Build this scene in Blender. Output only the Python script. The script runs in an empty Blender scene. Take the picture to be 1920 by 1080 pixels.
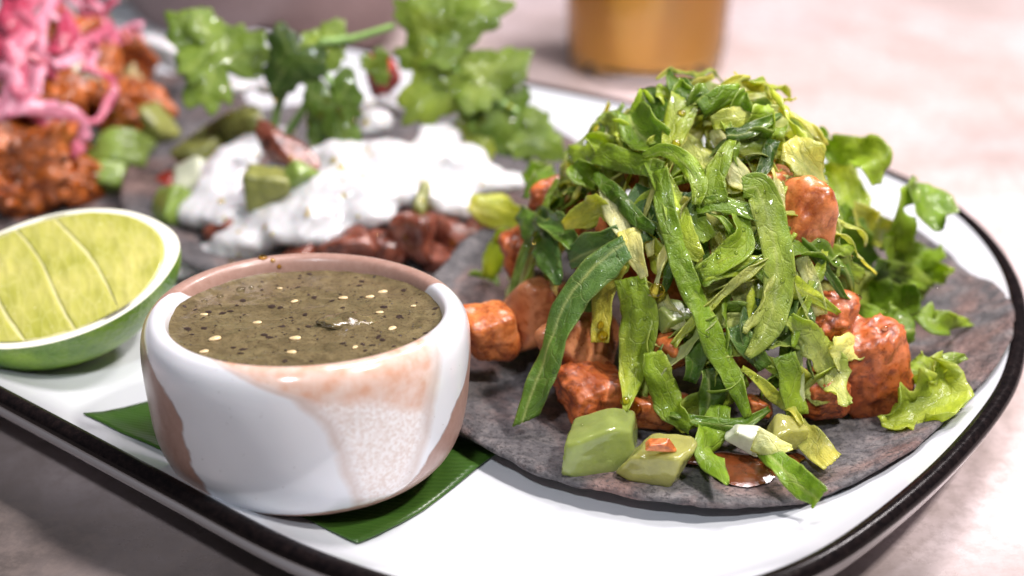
import bpy, bmesh, math, random
import numpy as np
from mathutils import Vector, Matrix, Euler, noise as mnoise

# one Blender unit is one centimetre
S = bpy.context.scene
S.unit_settings.system = 'METRIC'
S.unit_settings.scale_length = 0.01
COL = S.collection
R = math.radians
PI = math.pi

# ------------------------------------------------------------------ camera
PITCH = R(27)
CAM = Vector((0.0, -36*math.cos(PITCH), 36*math.sin(PITCH)))
cd = bpy.data.cameras.new('camera'); cam = bpy.data.objects.new('camera', cd); COL.objects.link(cam)
cam.location = CAM; cam.rotation_euler = (PI/2-PITCH, 0, 0)
cd.lens = 50; cd.sensor_width = 36; cd.clip_start = 0.5; cd.clip_end = 2000
cd.dof.use_dof = True; cd.dof.focus_distance = 27.7; cd.dof.aperture_fstop = 0.084; cd.dof.aperture_blades = 0
S.camera = cam

# ------------------------------------------------------------------ world, lamps, exposure
W = bpy.data.worlds.new('World'); S.world = W; W.use_nodes = True
W.node_tree.nodes['Background'].inputs[0].default_value = (0.94, 0.93, 1.0, 1)
W.node_tree.nodes['Background'].inputs[1].default_value = 0.06

def area(name, loc, target, sx, sy, power, color):
    l = bpy.data.lights.new(name, 'AREA'); l.shape = 'RECTANGLE'; l.size = sx; l.size_y = sy
    l.energy = power; l.color = color
    o = bpy.data.objects.new(name, l); COL.objects.link(o); o.location = loc
    o.rotation_euler = (Vector(target)-Vector(loc)).to_track_quat('-Z', 'Y').to_euler()
    o['kind'] = 'helper'
    return o
area('ceiling_lamp', (36, 30, 54), (0, -2, 0), 10, 10, 42000, (1.0, 0.92, 0.92))
area('pendant_lamp', (12, 12, 62), (6, 24, 0), 22, 16, 42000, (1.0, 0.90, 0.93))
area('flash_lamp', (-9, -42, 48), (0, -3, 2), 4, 3, 17000, (0.91, 0.94, 1.0))
area('front_right_fill', (30, -18, 54), (3, 4, 2), 5, 5, 44000, (1.0, 0.94, 0.90))  # added fill lamp, brightens the juice glass and cup from front right
S.view_settings.view_transform = 'Standard'; S.view_settings.look = 'None'
S.view_settings.exposure = -0.10; S.view_settings.gamma = 1.0
S.view_settings.use_curve_mapping = False
S.render.engine = 'CYCLES'
S.cycles.use_denoising = True
S.cycles.max_bounces = 10; S.cycles.transparent_max_bounces = 12
S.cycles.sample_clamp_indirect = 6

# ------------------------------------------------------------------ helpers
FW = Vector((0, math.cos(PITCH), -math.sin(PITCH))); UP = Vector((0, math.sin(PITCH), math.cos(PITCH))); RT = Vector((1, 0, 0))
TOCAM = -FW
def ray(px, py): return FW + RT*((px-960)/2666.67) - UP*((py-540)/2666.67)
def atz(px, py, z):
    d = ray(px, py); return CAM + d*((z-CAM.z)/d.z)
def aty(px, py, y):
    d = ray(px, py); return CAM + d*((y-CAM.y)/d.y)

class Dome:
    """a heap of food on a tortilla: height over the plate at x, y"""
    def __init__(s, cx, cy, rx, ry, h, base): s.cx, s.cy, s.rx, s.ry, s.h, s.base = cx, cy, rx, ry, h, base
    def z(s, x, y):
        q = ((x-s.cx)/s.rx)**2 + ((y-s.cy)/s.ry)**2
        return s.base + (s.h*(1-q)**0.75 if q < 1 else -3*(q-1))
    def normal(s, p):
        e = .05
        dx = (s.z(p.x+e, p.y)-s.z(p.x-e, p.y))/(2*e); dy = (s.z(p.x, p.y+e)-s.z(p.x, p.y-e))/(2*e)
        return Vector((-dx, -dy, 1.0)).normalized()
    def hit(s, px, py, off=0.0):
        d = ray(px, py).normalized(); t = 14.0; best = None
        while t < 80:
            p = CAM + d*t
            g = p.z - s.z(p.x, p.y) - off
            if g <= 0: return p
            if best is None or g < best[0]: best = (g, p)
            if p.z < s.base+off: return p if p.y < s.cy-.5 else best[1]
            t += .04
        return best[1]

def fbm(p, sc=1.0, o=4, seed=0):
    return mnoise.fractal(Vector((p[0]*sc+seed*7.3, p[1]*sc-seed*3.1, p[2]*sc+seed*1.7)), 1.0, 2.0, o)

def mesh_obj(name, verts, faces, mat, parent=None, smooth=True, col=None, uv=None):
    me = bpy.data.meshes.new(name); me.from_pydata([tuple(v) for v in verts], [], faces)
    if col is not None:
        a = me.color_attributes.new('Col', 'FLOAT_COLOR', 'POINT')
        a.data.foreach_set('color', np.asarray(col, dtype=np.float32).ravel())
    if uv is not None:
        l = me.uv_layers.new(name='UVMap'); idx = np.empty(len(me.loops), dtype=np.int32)
        me.loops.foreach_get('vertex_index', idx)
        l.data.foreach_set('uv', np.asarray(uv, dtype=np.float32)[idx].ravel())
    if smooth: me.polygons.foreach_set('use_smooth', [True]*len(me.polygons))
    me.materials.append(mat); me.update()
    o = bpy.data.objects.new(name, me); COL.objects.link(o)
    if parent: o.parent = parent
    return o

def thing(name, label, cat, loc=(0, 0, 0), rot=(0, 0, 0), group=None):
    o = bpy.data.objects.new(name, None); COL.objects.link(o); o.empty_display_size = .5
    o.location = loc; o.rotation_euler = rot; o['label'] = label; o['category'] = cat
    if group: o['group'] = group
    return o
def tag(o, label, cat, group=None, kind=None):
    o['label'] = label; o['category'] = cat
    if group: o['group'] = group
    if kind: o['kind'] = kind
    return o

def recenter(o):
    """put a mesh object's origin at the middle of its base"""
    me = o.data; n = len(me.vertices); a = np.empty(n*3); me.vertices.foreach_get('co', a); a = a.reshape(-1, 3)
    c = (a.min(0)+a.max(0))/2; c[2] = a[:, 2].min(); a -= c
    me.vertices.foreach_set('co', a.ravel()); me.update(); o.location = Vector(c)
    return o

def catmull(pts, n, closed=False):
    pts = [Vector(p) for p in pts]; m = len(pts)
    segs = m if closed else m-1; out = []
    P = (lambda i: pts[i % m]) if closed else (lambda i: pts[0]*2-pts[1] if i < 0 else (pts[-1]*2-pts[-2] if i >= m else pts[i]))
    for k in range(n):
        t = k/n*segs if closed else k/(n-1)*segs
        i = min(int(t), segs-1); f = t-i
        a, b, c, d = P(i-1), P(i), P(i+1), P(i+2)
        out.append(.5*((2*b)+(c-a)*f+(2*a-5*b+4*c-d)*f*f+(3*b-a-3*c+d)*f**3))
    return out

def grid_faces(nu, nv, wrap_u=False, wrap_v=False):
    f = []
    for i in range(nu if wrap_u else nu-1):
        for j in range(nv if wrap_v else nv-1):
            i2, j2 = (i+1) % nu, (j+1) % nv
            f.append((i*nv+j, i2*nv+j, i2*nv+j2, i*nv+j2))
    return f

def lathe(name, prof, nseg, mat, parent=None, fn=None, colfn=None):
    v = []; col = []
    for k in range(nseg):
        a = 2*PI*k/nseg
        for j, (r, z) in enumerate(prof):
            p = Vector((r*math.sin(a), -r*math.cos(a), z))     # angle 0 faces the camera
            if fn: p = fn(p, a, j)
            v.append(p)
            if colfn: col.append(colfn(p, a, j))
    f = [(q[0], q[1], q[2], q[3]) for q in grid_faces(nseg, len(prof), wrap_u=True)]
    return mesh_obj(name, v, f, mat, parent, col=col if colfn else None)

_ico = {}
def ico(sub):
    if sub not in _ico:
        bm = bmesh.new(); bmesh.ops.create_icosphere(bm, subdivisions=sub, radius=1)
        _ico[sub] = ([v.co.copy() for v in bm.verts], [tuple(x.index for x in f.verts) for f in bm.faces]); bm.free()
    return _ico[sub]

def chunk_geo(size, seed, box=3.0, rough=.12, fine=.03, sub=4, freq=.9, taper=0.0, cuts=4, fibre=0.0):
    """an uneven lump: a rounded block with coarse and fine relief"""
    vs, fs = ico(sub); out = []; rg = random.Random(seed*17+3)
    # knife faces: a rounded block meets a few slanted cuts
    pl = [Vector(a)+Vector((rg.uniform(-.28, .28), rg.uniform(-.28, .28), rg.uniform(-.28, .28))) for a in ((1, 0, 0), (-1, 0, 0), (0, 1, 0), (0, -1, 0), (0, 0, 1), (0, 0, -1))]
    pl = [(a.normalized(), rg.uniform(.82, 1.0)) for a in pl]
    for _ in range(cuts): a = Vector((rg.gauss(0, 1), rg.gauss(0, 1), rg.gauss(0, 1))).normalized(); pl.append((a, rg.uniform(.78, 1.08)))
    ex = 2+box*2.2; fib = Vector((rg.gauss(0, 1), rg.gauss(0, 1), rg.gauss(0, 1))).normalized()
    for p in vs:
        k = sum((max(0, n_.dot(p))/d_)**ex for n_, d_ in pl)**(1/ex); q = p/max(k, .6)
        if fibre:
            a = q.dot(fib); w_ = q-fib*a*.8
            q = q*(1+fibre*(abs(fbm(w_, 3.2, 3, seed+2))-.3))
        d = 1 + rough*fbm(q, freq, 2, seed) + fine*(1-2*abs(fbm(q, 2.6, 2, seed+5))) + fine*.45*fbm(q, 9, 3, seed+9)
        tp = 1-taper*q.z; out.append(Vector((q.x*size[0]*d*tp, q.y*size[1]*d*tp, q.z*size[2]*d)))
    return out, fs
def chunk(name, loc, size, rot, mat, seed, **kw):
    v, f = chunk_geo(size, seed, **kw)
    o = mesh_obj(name, v, f, mat); o.location = loc; o.rotation_euler = tuple(R(a) for a in rot)
    return o

# ------------------------------------------------------------------ material helpers
class M:
    def __init__(s, name):
        s.m = bpy.data.materials.new(name); s.m.use_nodes = True; s.nt = s.m.node_tree
        s.b = s.nt.nodes['Principled BSDF']; s.out = s.nt.nodes['Material Output']
    def n(s, t, ins=None, **at):
        x = s.nt.nodes.new(t)
        for k, v in at.items(): setattr(x, k, v)
        for k, v in (ins or {}).items(): s.set(x.inputs[k], v)
        return x
    def set(s, sock, v):
        if isinstance(v, bpy.types.NodeSocket): s.nt.links.new(v, sock)
        elif isinstance(v, (tuple, list)) and len(v) == 3 and sock.type == 'RGBA': sock.default_value = (*v, 1)
        else: sock.default_value = v
    def p(s, **k):
        for a, v in k.items(): s.set(s.b.inputs[a.replace('_', ' ')], v)
        return s
    def co(s, scale=1.0, which='Object'):
        t = s.n('ShaderNodeTexCoord').outputs[which]
        if which == 'Object' and scale == 1.0: return t
        return s.n('ShaderNodeMapping', {0: t, 3: (scale,)*3 if not isinstance(scale, tuple) else scale}).outputs[0]
    def noise(s, scale, detail=4, rough=.55, vec=None, dist=0.0):
        x = s.n('ShaderNodeTexNoise', {'Scale': scale, 'Detail': detail, 'Roughness': rough, 'Distortion': dist, 'Vector': vec or s.co()})
        return x.outputs[0]
    def vor(s, scale, feature='F1', vec=None, out=0, rnd=1.0):
        x = s.n('ShaderNodeTexVoronoi', {'Scale': scale, 'Vector': vec or s.co(), 'Randomness': rnd}, feature=feature)
        return x.outputs[out]
    def ramp(s, fac, stops, interp='LINEAR'):
        x = s.n('ShaderNodeValToRGB', {0: fac}); r = x.color_ramp; r.interpolation = interp
        while len(r.elements) < len(stops): r.elements.new(.5)
        for e, (p, c) in zip(r.elements, stops):
            e.position = p; e.color = (c, c, c, 1) if isinstance(c, (int, float)) else (*c, 1)
        return x.outputs[0]
    def mix(s, f, a, b, mode='MIX'):
        x = s.n('ShaderNodeMix', data_type='RGBA', blend_type=mode)
        s.set(x.inputs[0], f); s.set(x.inputs[6], a); s.set(x.inputs[7], b); return x.outputs[2]
    def math(s, op, a, b=0.0, c=0.0, clamp=False):
        x = s.n('ShaderNodeMath', operation=op, use_clamp=clamp); s.set(x.inputs[0], a); s.set(x.inputs[1], b); s.set(x.inputs[2], c); return x.outputs[0]
    def bump(s, h, strength=.3, dist=.05, normal=None):
        x = s.n('ShaderNodeBump', {'Height': h, 'Strength': strength, 'Distance': dist})
        if normal: s.set(x.inputs['Normal'], normal)
        s.set(s.b.inputs['Normal'], x.outputs[0]); return x.outputs[0]
    def attr(s, name='Col'):
        return s.n('ShaderNodeAttribute', attribute_name=name).outputs[0]
    def sep(s, c):
        x = s.n('ShaderNodeSeparateColor', {0: c}); return x.outputs

# table: pale travertine-like top with brown clouds and platter shade painted in front
m = M('travertine_table'); c = m.co()
big = m.noise(.06, 5, .6, c, .6); mid = m.noise(.35, 6, .65, c, .4); fine = m.noise(3.0, 5, .7, c)
col = m.ramp(big, [(.36, (.50, .41, .395)), (.5, (.63, .525, .525)), (.62, (.73, .625, .645))])
col = m.mix(m.ramp(mid, [(.38, .35), (.56, 0.0)]), col, (.30, .235, .20))
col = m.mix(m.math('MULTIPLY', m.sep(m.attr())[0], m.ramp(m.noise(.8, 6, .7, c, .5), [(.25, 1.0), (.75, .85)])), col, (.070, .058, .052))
col = m.mix(m.ramp(fine, [(.38, .35), (.56, 0.0)]), col, (.24, .19, .17))
m.p(Base_Color=col, Roughness=m.ramp(mid, [(.3, .34), (.7, .24)]), Specular_IOR_Level=.5); m.bump(fine, .12, .05)
MT_TABLE = m.m

m = M('white_enamel'); n1 = m.noise(9, 3)
m.p(Base_Color=(.63, .65, .69), Roughness=.13, Coat_Weight=.4, Coat_Roughness=.06); m.bump(m.noise(1.1, 2), .05, .04); MT_ENAMEL = m.m
m = M('black_enamel'); n1 = m.noise(7, 5, .7)
m.p(Base_Color=m.ramp(n1, [(.4, (.005, .004, .0045)), (.68, (.012, .008, .008))]), Roughness=m.ramp(n1, [(.4, .14), (.75, .35)]), Specular_IOR_Level=.10); m.bump(n1, .08, .03); MT_BLACK = m.m

# cup: buff clay, white glaze, a sheer window of thin glaze; the vertex colour holds distances to the glaze edges
m = M('glazed_clay'); sp = m.sep(m.attr()); c = m.co()
wob = m.math('MULTIPLY_ADD', m.noise(1.6, 3, .5, c), .20, -.10)
g = m.ramp(m.math('ADD', sp[0], wob), [(.485, 0.0), (.515, 1.0)])
sh = m.ramp(m.math('ADD', sp[1], m.math('MULTIPLY', wob, .7)), [(.40, 0.0), (.66, 1.0)])
pe = m.ramp(m.math('ADD', sp[2], wob), [(.44, 0.0), (.60, 1.0)])
clay = m.ramp(m.noise(6, 5, .7, c), [(.3, (.285, .165, .13)), (.7, (.36, .225, .185))])
specks = m.ramp(m.vor(6.5, 'F1', c), [(.05, 1.0), (.09, 0.0)])
gate = m.ramp(m.noise(4.1, 2, .5, c), [(.50, 0.0), (.56, 1.0)])
white = m.mix(m.noise(1.6, 3, .5, c), (.64, .655, .70), (.70, .70, .73))
mott = m.ramp(m.noise(13, 4, .6, c, .4), [(.38, (.61, .51, .47)), (.60, (.75, .72, .72))])
sheer = m.mix(pe, mott, m.ramp(m.noise(4, 3, .5, c), [(.3, (.57, .33, .235)), (.7, (.64, .50, .44))]))
line = m.ramp(m.math('ADD', sp[1], m.math('MULTIPLY', wob, .7)), [(.40, 0.0), (.50, .6), (.62, 0.0)])
glz = m.mix(sh, white, sheer)
glz = m.mix(line, glz, (.48, .36, .31))
colr = m.mix(g, clay, glz)
colr = m.mix(m.math('MULTIPLY', m.math('MULTIPLY', specks, gate), .8), colr, (.13, .085, .07))
m.p(Base_Color=colr, Roughness=m.math('MULTIPLY_ADD', g, -.14, .34), Coat_Weight=m.math('MULTIPLY_ADD', g, .45, .1), Coat_Roughness=.08, Subsurface_Weight=.04)
m.bump(m.math('ADD', m.math('MULTIPLY', g, 1.0), m.math('MULTIPLY', m.noise(12, 3), .12)), .35, .03); MT_CUP = m.m

m = M('salsa'); c = m.co()
col = m.ramp(m.noise(2.4, 6, .7, c, .8), [(.28, (.072, .056, .027)), (.5, (.130, .100, .050)), (.75, (.205, .162, .082))])
col = m.mix(m.ramp(m.noise(17, 4, .7, c), [(.36, .75), (.46, 0.0)]), col, (.05, .032, .02))
m.p(Base_Color=col, Roughness=.13, Subsurface_Weight=.15, Subsurface_Scale=.12)
m.b.inputs['Subsurface Radius'].default_value = (1, .7, .35)
m.bump(m.math('ADD', m.noise(5, 5, .6, c), m.math('MULTIPLY', m.noise(22, 3, .6, c), .35)), .25, .05); MT_SALSA = m.m

def simple(name, col, rough=.4, var=.25, sc=6, sss=0.0, rad=(1, .5, .3), sscale=.15, bump=.2, bd=.04, coat=0.0, **kw):
    m = M(name); c = m.co(); nz = m.noise(sc, 5, .6, c)
    lo = tuple(x*(1-var) for x in col); hi = tuple(min(1, x*(1+var)) for x in col)
    m.p(Base_Color=m.ramp(nz, [(.3, lo), (.7, hi)]), Roughness=rough, Subsurface_Weight=sss, Subsurface_Scale=sscale, Coat_Weight=coat, Coat_Roughness=.06, **kw)
    m.b.inputs['Subsurface Radius'].default_value = rad
    if bump: m.bump(m.noise(sc*1.7, 4, .6, c), bump, bd)
    return m.m
MT_SEED = simple('pale_seed', (.62, .47, .26), .3, .2, 12, .2)
MT_FLECK = simple('dark_fleck', (.035, .022, .018), .3, .3, 9)
MT_HERB = simple('salsa_lump', (.15, .118, .056), .07, .3, 5, .3, coat=.8, bump=.5)

# tortilla: blue corn, grey-violet with browned clouds and pale flour dust
m = M('blue_corn_tortilla'); c = m.co()
b1 = m.noise(.42, 4, .6, c, .7); b2 = m.noise(2.2, 5, .7, c, .5); b3 = m.noise(10, 5, .7, c)
col = m.ramp(b2, [(.30, (.046, .046, .052)), (.50, (.108, .102, .107)), (.72, (.20, .182, .180))])
col = m.mix(m.ramp(b1, [(.47, 0.0), (.62, .65)]), col, m.ramp(b2, [(.35, (.115, .055, .045)), (.65, (.30, .175, .145))]))
col = m.mix(m.ramp(b3, [(.38, .85), (.50, 0.0)]), col, (.040, .036, .040))
col = m.mix(m.ramp(b3, [(.60, 0.0), (.74, .4)]), col, (.36, .30, .28))
m.p(Base_Color=col, Roughness=.62, Specular_IOR_Level=.35)
m.bump(m.math('ADD', m.math('MULTIPLY', b2, .7), m.math('MULTIPLY', b3, .45)), .95, .12); MT_TORT = m.m

# meat: red chilli sauce over paler cooked flesh
def meat(name, a, b, dark, rough=.3, sc=1.0):
    m = M(name); c = m.co(); n1 = m.noise(1.7*sc, 5, .62, c, .5); n2 = m.noise(7*sc, 5, .65, c)
    col = m.ramp(n1, [(.32, b), (.52, a), (.72, tuple(min(1, x*1.35+.05) for x in a))])
    col = m.mix(m.ramp(m.noise(3.1*sc, 4, .6, c, .8), [(.36, .75), (.52, 0.0)]), col, dark)
    col = m.mix(m.ramp(n2, [(.30, .6), (.42, 0.0)]), col, dark)
    m.p(Base_Color=col, Roughness=m.ramp(n2, [(.35, rough*.7), (.65, rough*1.7)]), Subsurface_Weight=.18, Subsurface_Scale=.12, Coat_Weight=.2, Coat_Roughness=.14)
    m.b.inputs['Subsurface Radius'].default_value = (1, .35, .15)
    m.bump(m.math('ADD', n2, m.math('MULTIPLY', m.noise(19*sc, 4, .6, c), .5)), .35, .035)
    return m.m
MT_MEAT = meat('chilli_chicken', (.56, .175, .048), (.40, .090, .020), (.20, .038, .010), .26)
MT_MEATP = meat('pale_chicken', (.52, .20, .078), (.42, .125, .038), (.24, .052, .014), .34, .9)
MT_MEATR = meat('red_chicken', (.46, .115, .026), (.30, .055, .012), (.12, .022, .006), .36, 1.3)
MT_PORK = meat('orange_pork', (.42, .105, .012), (.22, .040, .006), (.05, .010, .003), .34, .9)
MT_BROWN = meat('brown_filling', (.20, .060, .036), (.095, .022, .014), (.035, .009, .006), .2)
MT_SAUCE = simple('chilli_sauce', (.11, .028, .008), .12, .35, 5, coat=.5)

# leaf: colour from the vertex colour, finer veins from the leaf's own coordinates, light passes through
def leafmat(name, vein=.22, trans=.50, rough=.32, vs=1.7, coat=.32):
    m = M(name); base = m.attr()
    uv = m.n('ShaderNodeUVMap', uv_map='UVMap').outputs[0]
    d = m.n('ShaderNodeVectorMath', {0: uv, 1: m.n('ShaderNodeVectorMath', {0: m.n('ShaderNodeTexNoise', {'Scale': 1.6, 'Vector': uv}).outputs[1], 'Scale': .5}, operation='SCALE').outputs[0]}, operation='ADD').outputs[0]
    d1 = m.n('ShaderNodeMapping', {0: d, 2: (0, 0, .5), 3: (.55, 1.5, 1)}).outputs[0]
    v1 = m.ramp(m.vor(vs, 'DISTANCE_TO_EDGE', d1), [(.0, 1.0), (.035, 0.0)])
    v2 = m.ramp(m.vor(vs*4.2, 'DISTANCE_TO_EDGE', d), [(.0, 1.0), (.08, 0.0)])
    cl = m.noise(1.3, 5, .65, d); gr = m.noise(26, 3, .6, uv)
    col = m.mix(m.math('MULTIPLY', v1, vein), base, (.50, .56, .22))
    col = m.mix(m.math('MULTIPLY', v2, vein*.4), col, (.40, .50, .16))
    col = m.mix(.9, col, m.ramp(cl, [(.28, (.66, .74, .60)), (.72, (1.36, 1.28, 1.05))]), 'MULTIPLY')
    col = m.mix(.8, col, m.ramp(m.noise(1.0, 3, .6, m.n('ShaderNodeMapping', {0: d, 3: (1.2, 9, 1)}).outputs[0]), [(.3, (.80, .84, .76)), (.7, (1.18, 1.14, 1.12))]), 'MULTIPLY')
    col = m.mix(.5, col, m.ramp(gr, [(.35, (.86, .88, .86)), (.65, (1.12, 1.10, 1.12))]), 'MULTIPLY')
    m.p(Base_Color=col, Roughness=m.ramp(cl, [(.3, rough*.75), (.7, rough*1.4)]), Specular_IOR_Level=.5, Coat_Weight=coat, Coat_Roughness=.07)
    h = m.math('ADD', m.math('MULTIPLY', v1, -.35), m.math('ADD', m.math('MULTIPLY', v2, -.15), m.math('ADD', m.math('MULTIPLY', gr, .35), m.math('MULTIPLY', m.noise(1.0, 4, .6, m.n('ShaderNodeMapping', {0: d, 3: (1.8, 7.5, 1)}).outputs[0]), 1.1))))
    nm = m.bump(h, .55, .07)
    t = m.n('ShaderNodeBsdfTranslucent', {'Color': m.mix(1.0, col, (1.3, 1.25, .65), 'MULTIPLY'), 'Normal': nm})
    mx = m.n('ShaderNodeMixShader', {0: trans}); m.nt.links.new(m.b.outputs[0], mx.inputs[1]); m.nt.links.new(t.outputs[0], mx.inputs[2])
    m.nt.links.new(mx.outputs[0], m.out.inputs[0]); return m.m
MT_LEAF = leafmat('lettuce')
MT_LEAFW = leafmat('lettuce_rib', .10, .5, .3, 2.0, .3)
MT_CIL = leafmat('cilantro', .22, .38, .42, 2.2)
MT_STEM = simple('herb_stem', (.20, .33, .09), .35, .25, 4, .2)

m = M('banana_leaf'); c = m.co()
wv = m.n('ShaderNodeTexWave', {'Vector': c, 'Scale': 2.3, 'Distortion': 2.2, 'Detail': 2.0, 'Detail Scale': 1.5}, bands_direction='Y').outputs[1]
col = m.ramp(wv, [(.1, (.024, .070, .009)), (.9, (.034, .090, .012))])
col = m.mix(m.ramp(m.noise(.9, 3, .5, c), [(.4, 0.0), (.7, .5)]), col, (.055, .12, .018))
m.p(Base_Color=col, Roughness=.3); m.bump(wv, .12, .03); MT_BANANA = m.m

# lime
m = M('lime_rind'); c = m.co(); pores = m.vor(9, 'F1', c); nz = m.noise(1.2, 4, .6, c)
col = m.ramp(nz, [(.32, (.055, .15, .010)), (.68, (.20, .33, .022))])
col = m.mix(m.ramp(m.noise(2.0, 3, .6, c, .4), [(.70, 0.0), (.735, .8)]), col, (.40, .32, .14))
col = m.mix(m.ramp(pores, [(.05, .35), (.25, 0.0)]), col, (.06, .15, .01))
m.p(Base_Color=col, Roughness=.3, Subsurface_Weight=.05); m.bump(pores, .35, .05); MT_RIND = m.m
MT_PITH = simple('lime_pith', (.82, .81, .68), .5, .05, 5, .1, (1, .9, .5), bump=.25)
MT_MEMB = simple('lime_membrane', (.60, .58, .27), .35, .06, 5, .3, (1, 1, .4), .2)
m = M('lime_pulp'); c = m.co((1.0, .28, 1.0)); ves = m.vor(4.6, 'F1', c); edge = m.vor(4.6, 'DISTANCE_TO_EDGE', c); nz = m.noise(.8, 3, .5, m.co())
col = m.ramp(nz, [(.28, (.31, .325, .045)), (.72, (.52, .49, .15))])
col = m.mix(m.ramp(edge, [(.0, .16), (.09, 0.0)]), col, (.70, .67, .32))
col = m.mix(m.ramp(m.noise(8, 3, .6, m.co()), [(.66, 0.0), (.74, .6)]), col, (.82, .78, .5))
m.p(Base_Color=col, Roughness=.24, Subsurface_Weight=.35, Subsurface_Scale=.25, Coat_Weight=.2); m.b.inputs['Subsurface Radius'].default_value = (1, .95, .3)
m.bump(m.math('ADD', ves, m.math('MULTIPLY', m.noise(12, 3, .6, m.co()), .3)), .4, .05); MT_PULP = m.m

m = M('crema'); c = m.co()
m.p(Base_Color=m.mix(m.ramp(m.noise(.9, 3, .5, c), [(.60, 0.0), (.74, .35)]), (.57, .57, .585), (.58, .48, .24)), Roughness=.2, Subsurface_Weight=.25, Subsurface_Scale=.3, Coat_Weight=.3); m.bump(m.noise(2.4, 4, .5, c), .25, .08); MT_CREMA = m.m
def wet(name, tint):
    m = M(name); fr = m.n('ShaderNodeFresnel', {'IOR': 1.45}).outputs[0]
    mx = m.n('ShaderNodeMixShader', {0: fr}); m.nt.links.new(m.n('ShaderNodeBsdfTransparent', {0: (*tint, 1)}).outputs[0], mx.inputs[1]); m.nt.links.new(m.n('ShaderNodeBsdfGlossy', {'Color': (1, 1, 1, 1), 'Roughness': .03}).outputs[0], mx.inputs[2])
    m.nt.links.new(mx.outputs[0], m.out.inputs[0]); return m.m
MT_OIL = wet('oil', (.97, .86, .42)); MT_WATERDROP = wet('juice_drop', (.97, .98, .90))
MT_TOMAT = simple('tomatillo_flesh', (.33, .40, .115), .12, .22, 1.3, .6, (1, 1, .35), .6, .4, .08, .5, Transmission_Weight=.38, IOR=1.35)
MT_TOMATW = simple('tomatillo_pale', (.44, .43, .13), .12, .22, 1.3, .6, (1, 1, .4), .6, .4, .08, .5, Transmission_Weight=.38, IOR=1.35)
MT_GREEN = simple('green_dice', (.19, .27, .055), .24, .3, 4, .35, (1, 1, .3), .2, .25)
MT_OLIVE = simple('olive_dice', (.21, .22, .06), .3, .3, 5, .3, (1, 1, .3), .2, .25)
MT_CREAMDICE = simple('cream_dice', (.62, .50, .24), .3, .15, 4, .4, (1, .8, .4), .2, .2)
MT_REDDICE = simple('red_dice', (.36, .045, .028), .22, .3, 5, .3)
MT_ONION = simple('white_onion', (.58, .60, .46), .2, .1, 5, .4, (1, 1, .7), .2, .2)

def onionmat(name, a, b):
    m = M(name); uv = m.n('ShaderNodeUVMap', uv_map='UVMap').outputs[0]
    st = m.noise(1.2, 3, .5, m.n('ShaderNodeMapping', {0: uv, 3: (.4, 5, 1)}).outputs[0])
    m.p(Base_Color=m.ramp(st, [(.3, a), (.7, b)]), Roughness=.3, Subsurface_Weight=.35, Subsurface_Scale=.12, Coat_Weight=.1)
    m.b.inputs['Subsurface Radius'].default_value = (1, .5, .6); m.bump(st, .2, .04); return m.m
MT_ON1 = onionmat('pickled_onion', (.40, .055, .11), (.56, .17, .24))
MT_ON2 = onionmat('deep_pickled_onion', (.30, .02, .055), (.44, .07, .12))
MT_ON3 = onionmat('pale_pickled_onion', (.50, .15, .23), (.62, .30, .38))
m = M('mauve_stoneware'); nz = m.noise(4, 5, .6)
m.p(Base_Color=m.ramp(nz, [(.3, (.20, .135, .135)), (.7, (.26, .185, .185))]), Roughness=.42); MT_STONE = m.m
m = M('clear_glass'); fr = m.n('ShaderNodeFresnel', {'IOR': 1.45}).outputs[0]
mx = m.n('ShaderNodeMixShader', {0: fr}); m.nt.links.new(m.n('ShaderNodeBsdfTransparent', {0: (.97, .98, .98)}).outputs[0], mx.inputs[1]); m.nt.links.new(m.n('ShaderNodeBsdfGlossy', {'Color': (1, 1, 1), 'Roughness': .02}).outputs[0], mx.inputs[2])
m.nt.links.new(mx.outputs[0], m.out.inputs[0]); MT_GLASS = m.m
m = M('orange_juice'); m.p(Base_Color=m.ramp(m.noise(.5, 3), [(.3, (1.0, .55, .07)), (.7, (1.0, .60, .10))]), Roughness=.3); MT_JUICE = m.m

# ------------------------------------------------------------------ the table
TZ = -0.9
# stone clouds, and in front painted platter shade: middle x, y, radius, strength
CLOUD_SHADE = [(-12, -16, 13, 1.0), (-6, -24, 9, .9), (9.5, -15.5, 7.5, .95), (-34, -6, 9, .5), (22, -30, 9, .6), (-45, 30, 10, .3), (30, 24, 3.5, .25), (17, 12, 3, .22), (24, 9, 2.5, .2), (11, 26, 3, .15), (40, 60, 12, .3), (-30, 75, 12, .3)]
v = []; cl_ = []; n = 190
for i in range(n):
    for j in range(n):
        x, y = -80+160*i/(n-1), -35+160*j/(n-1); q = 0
        for cx, cy, r, k in CLOUD_SHADE:
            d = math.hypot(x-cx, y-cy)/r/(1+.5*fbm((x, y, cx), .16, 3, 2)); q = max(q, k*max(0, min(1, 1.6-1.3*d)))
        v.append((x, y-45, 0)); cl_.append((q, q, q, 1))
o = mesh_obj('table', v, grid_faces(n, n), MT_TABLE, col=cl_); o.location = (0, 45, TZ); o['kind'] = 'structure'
o['label'] = 'pale travertine table top with brown clouds and painted front shade'

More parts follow.
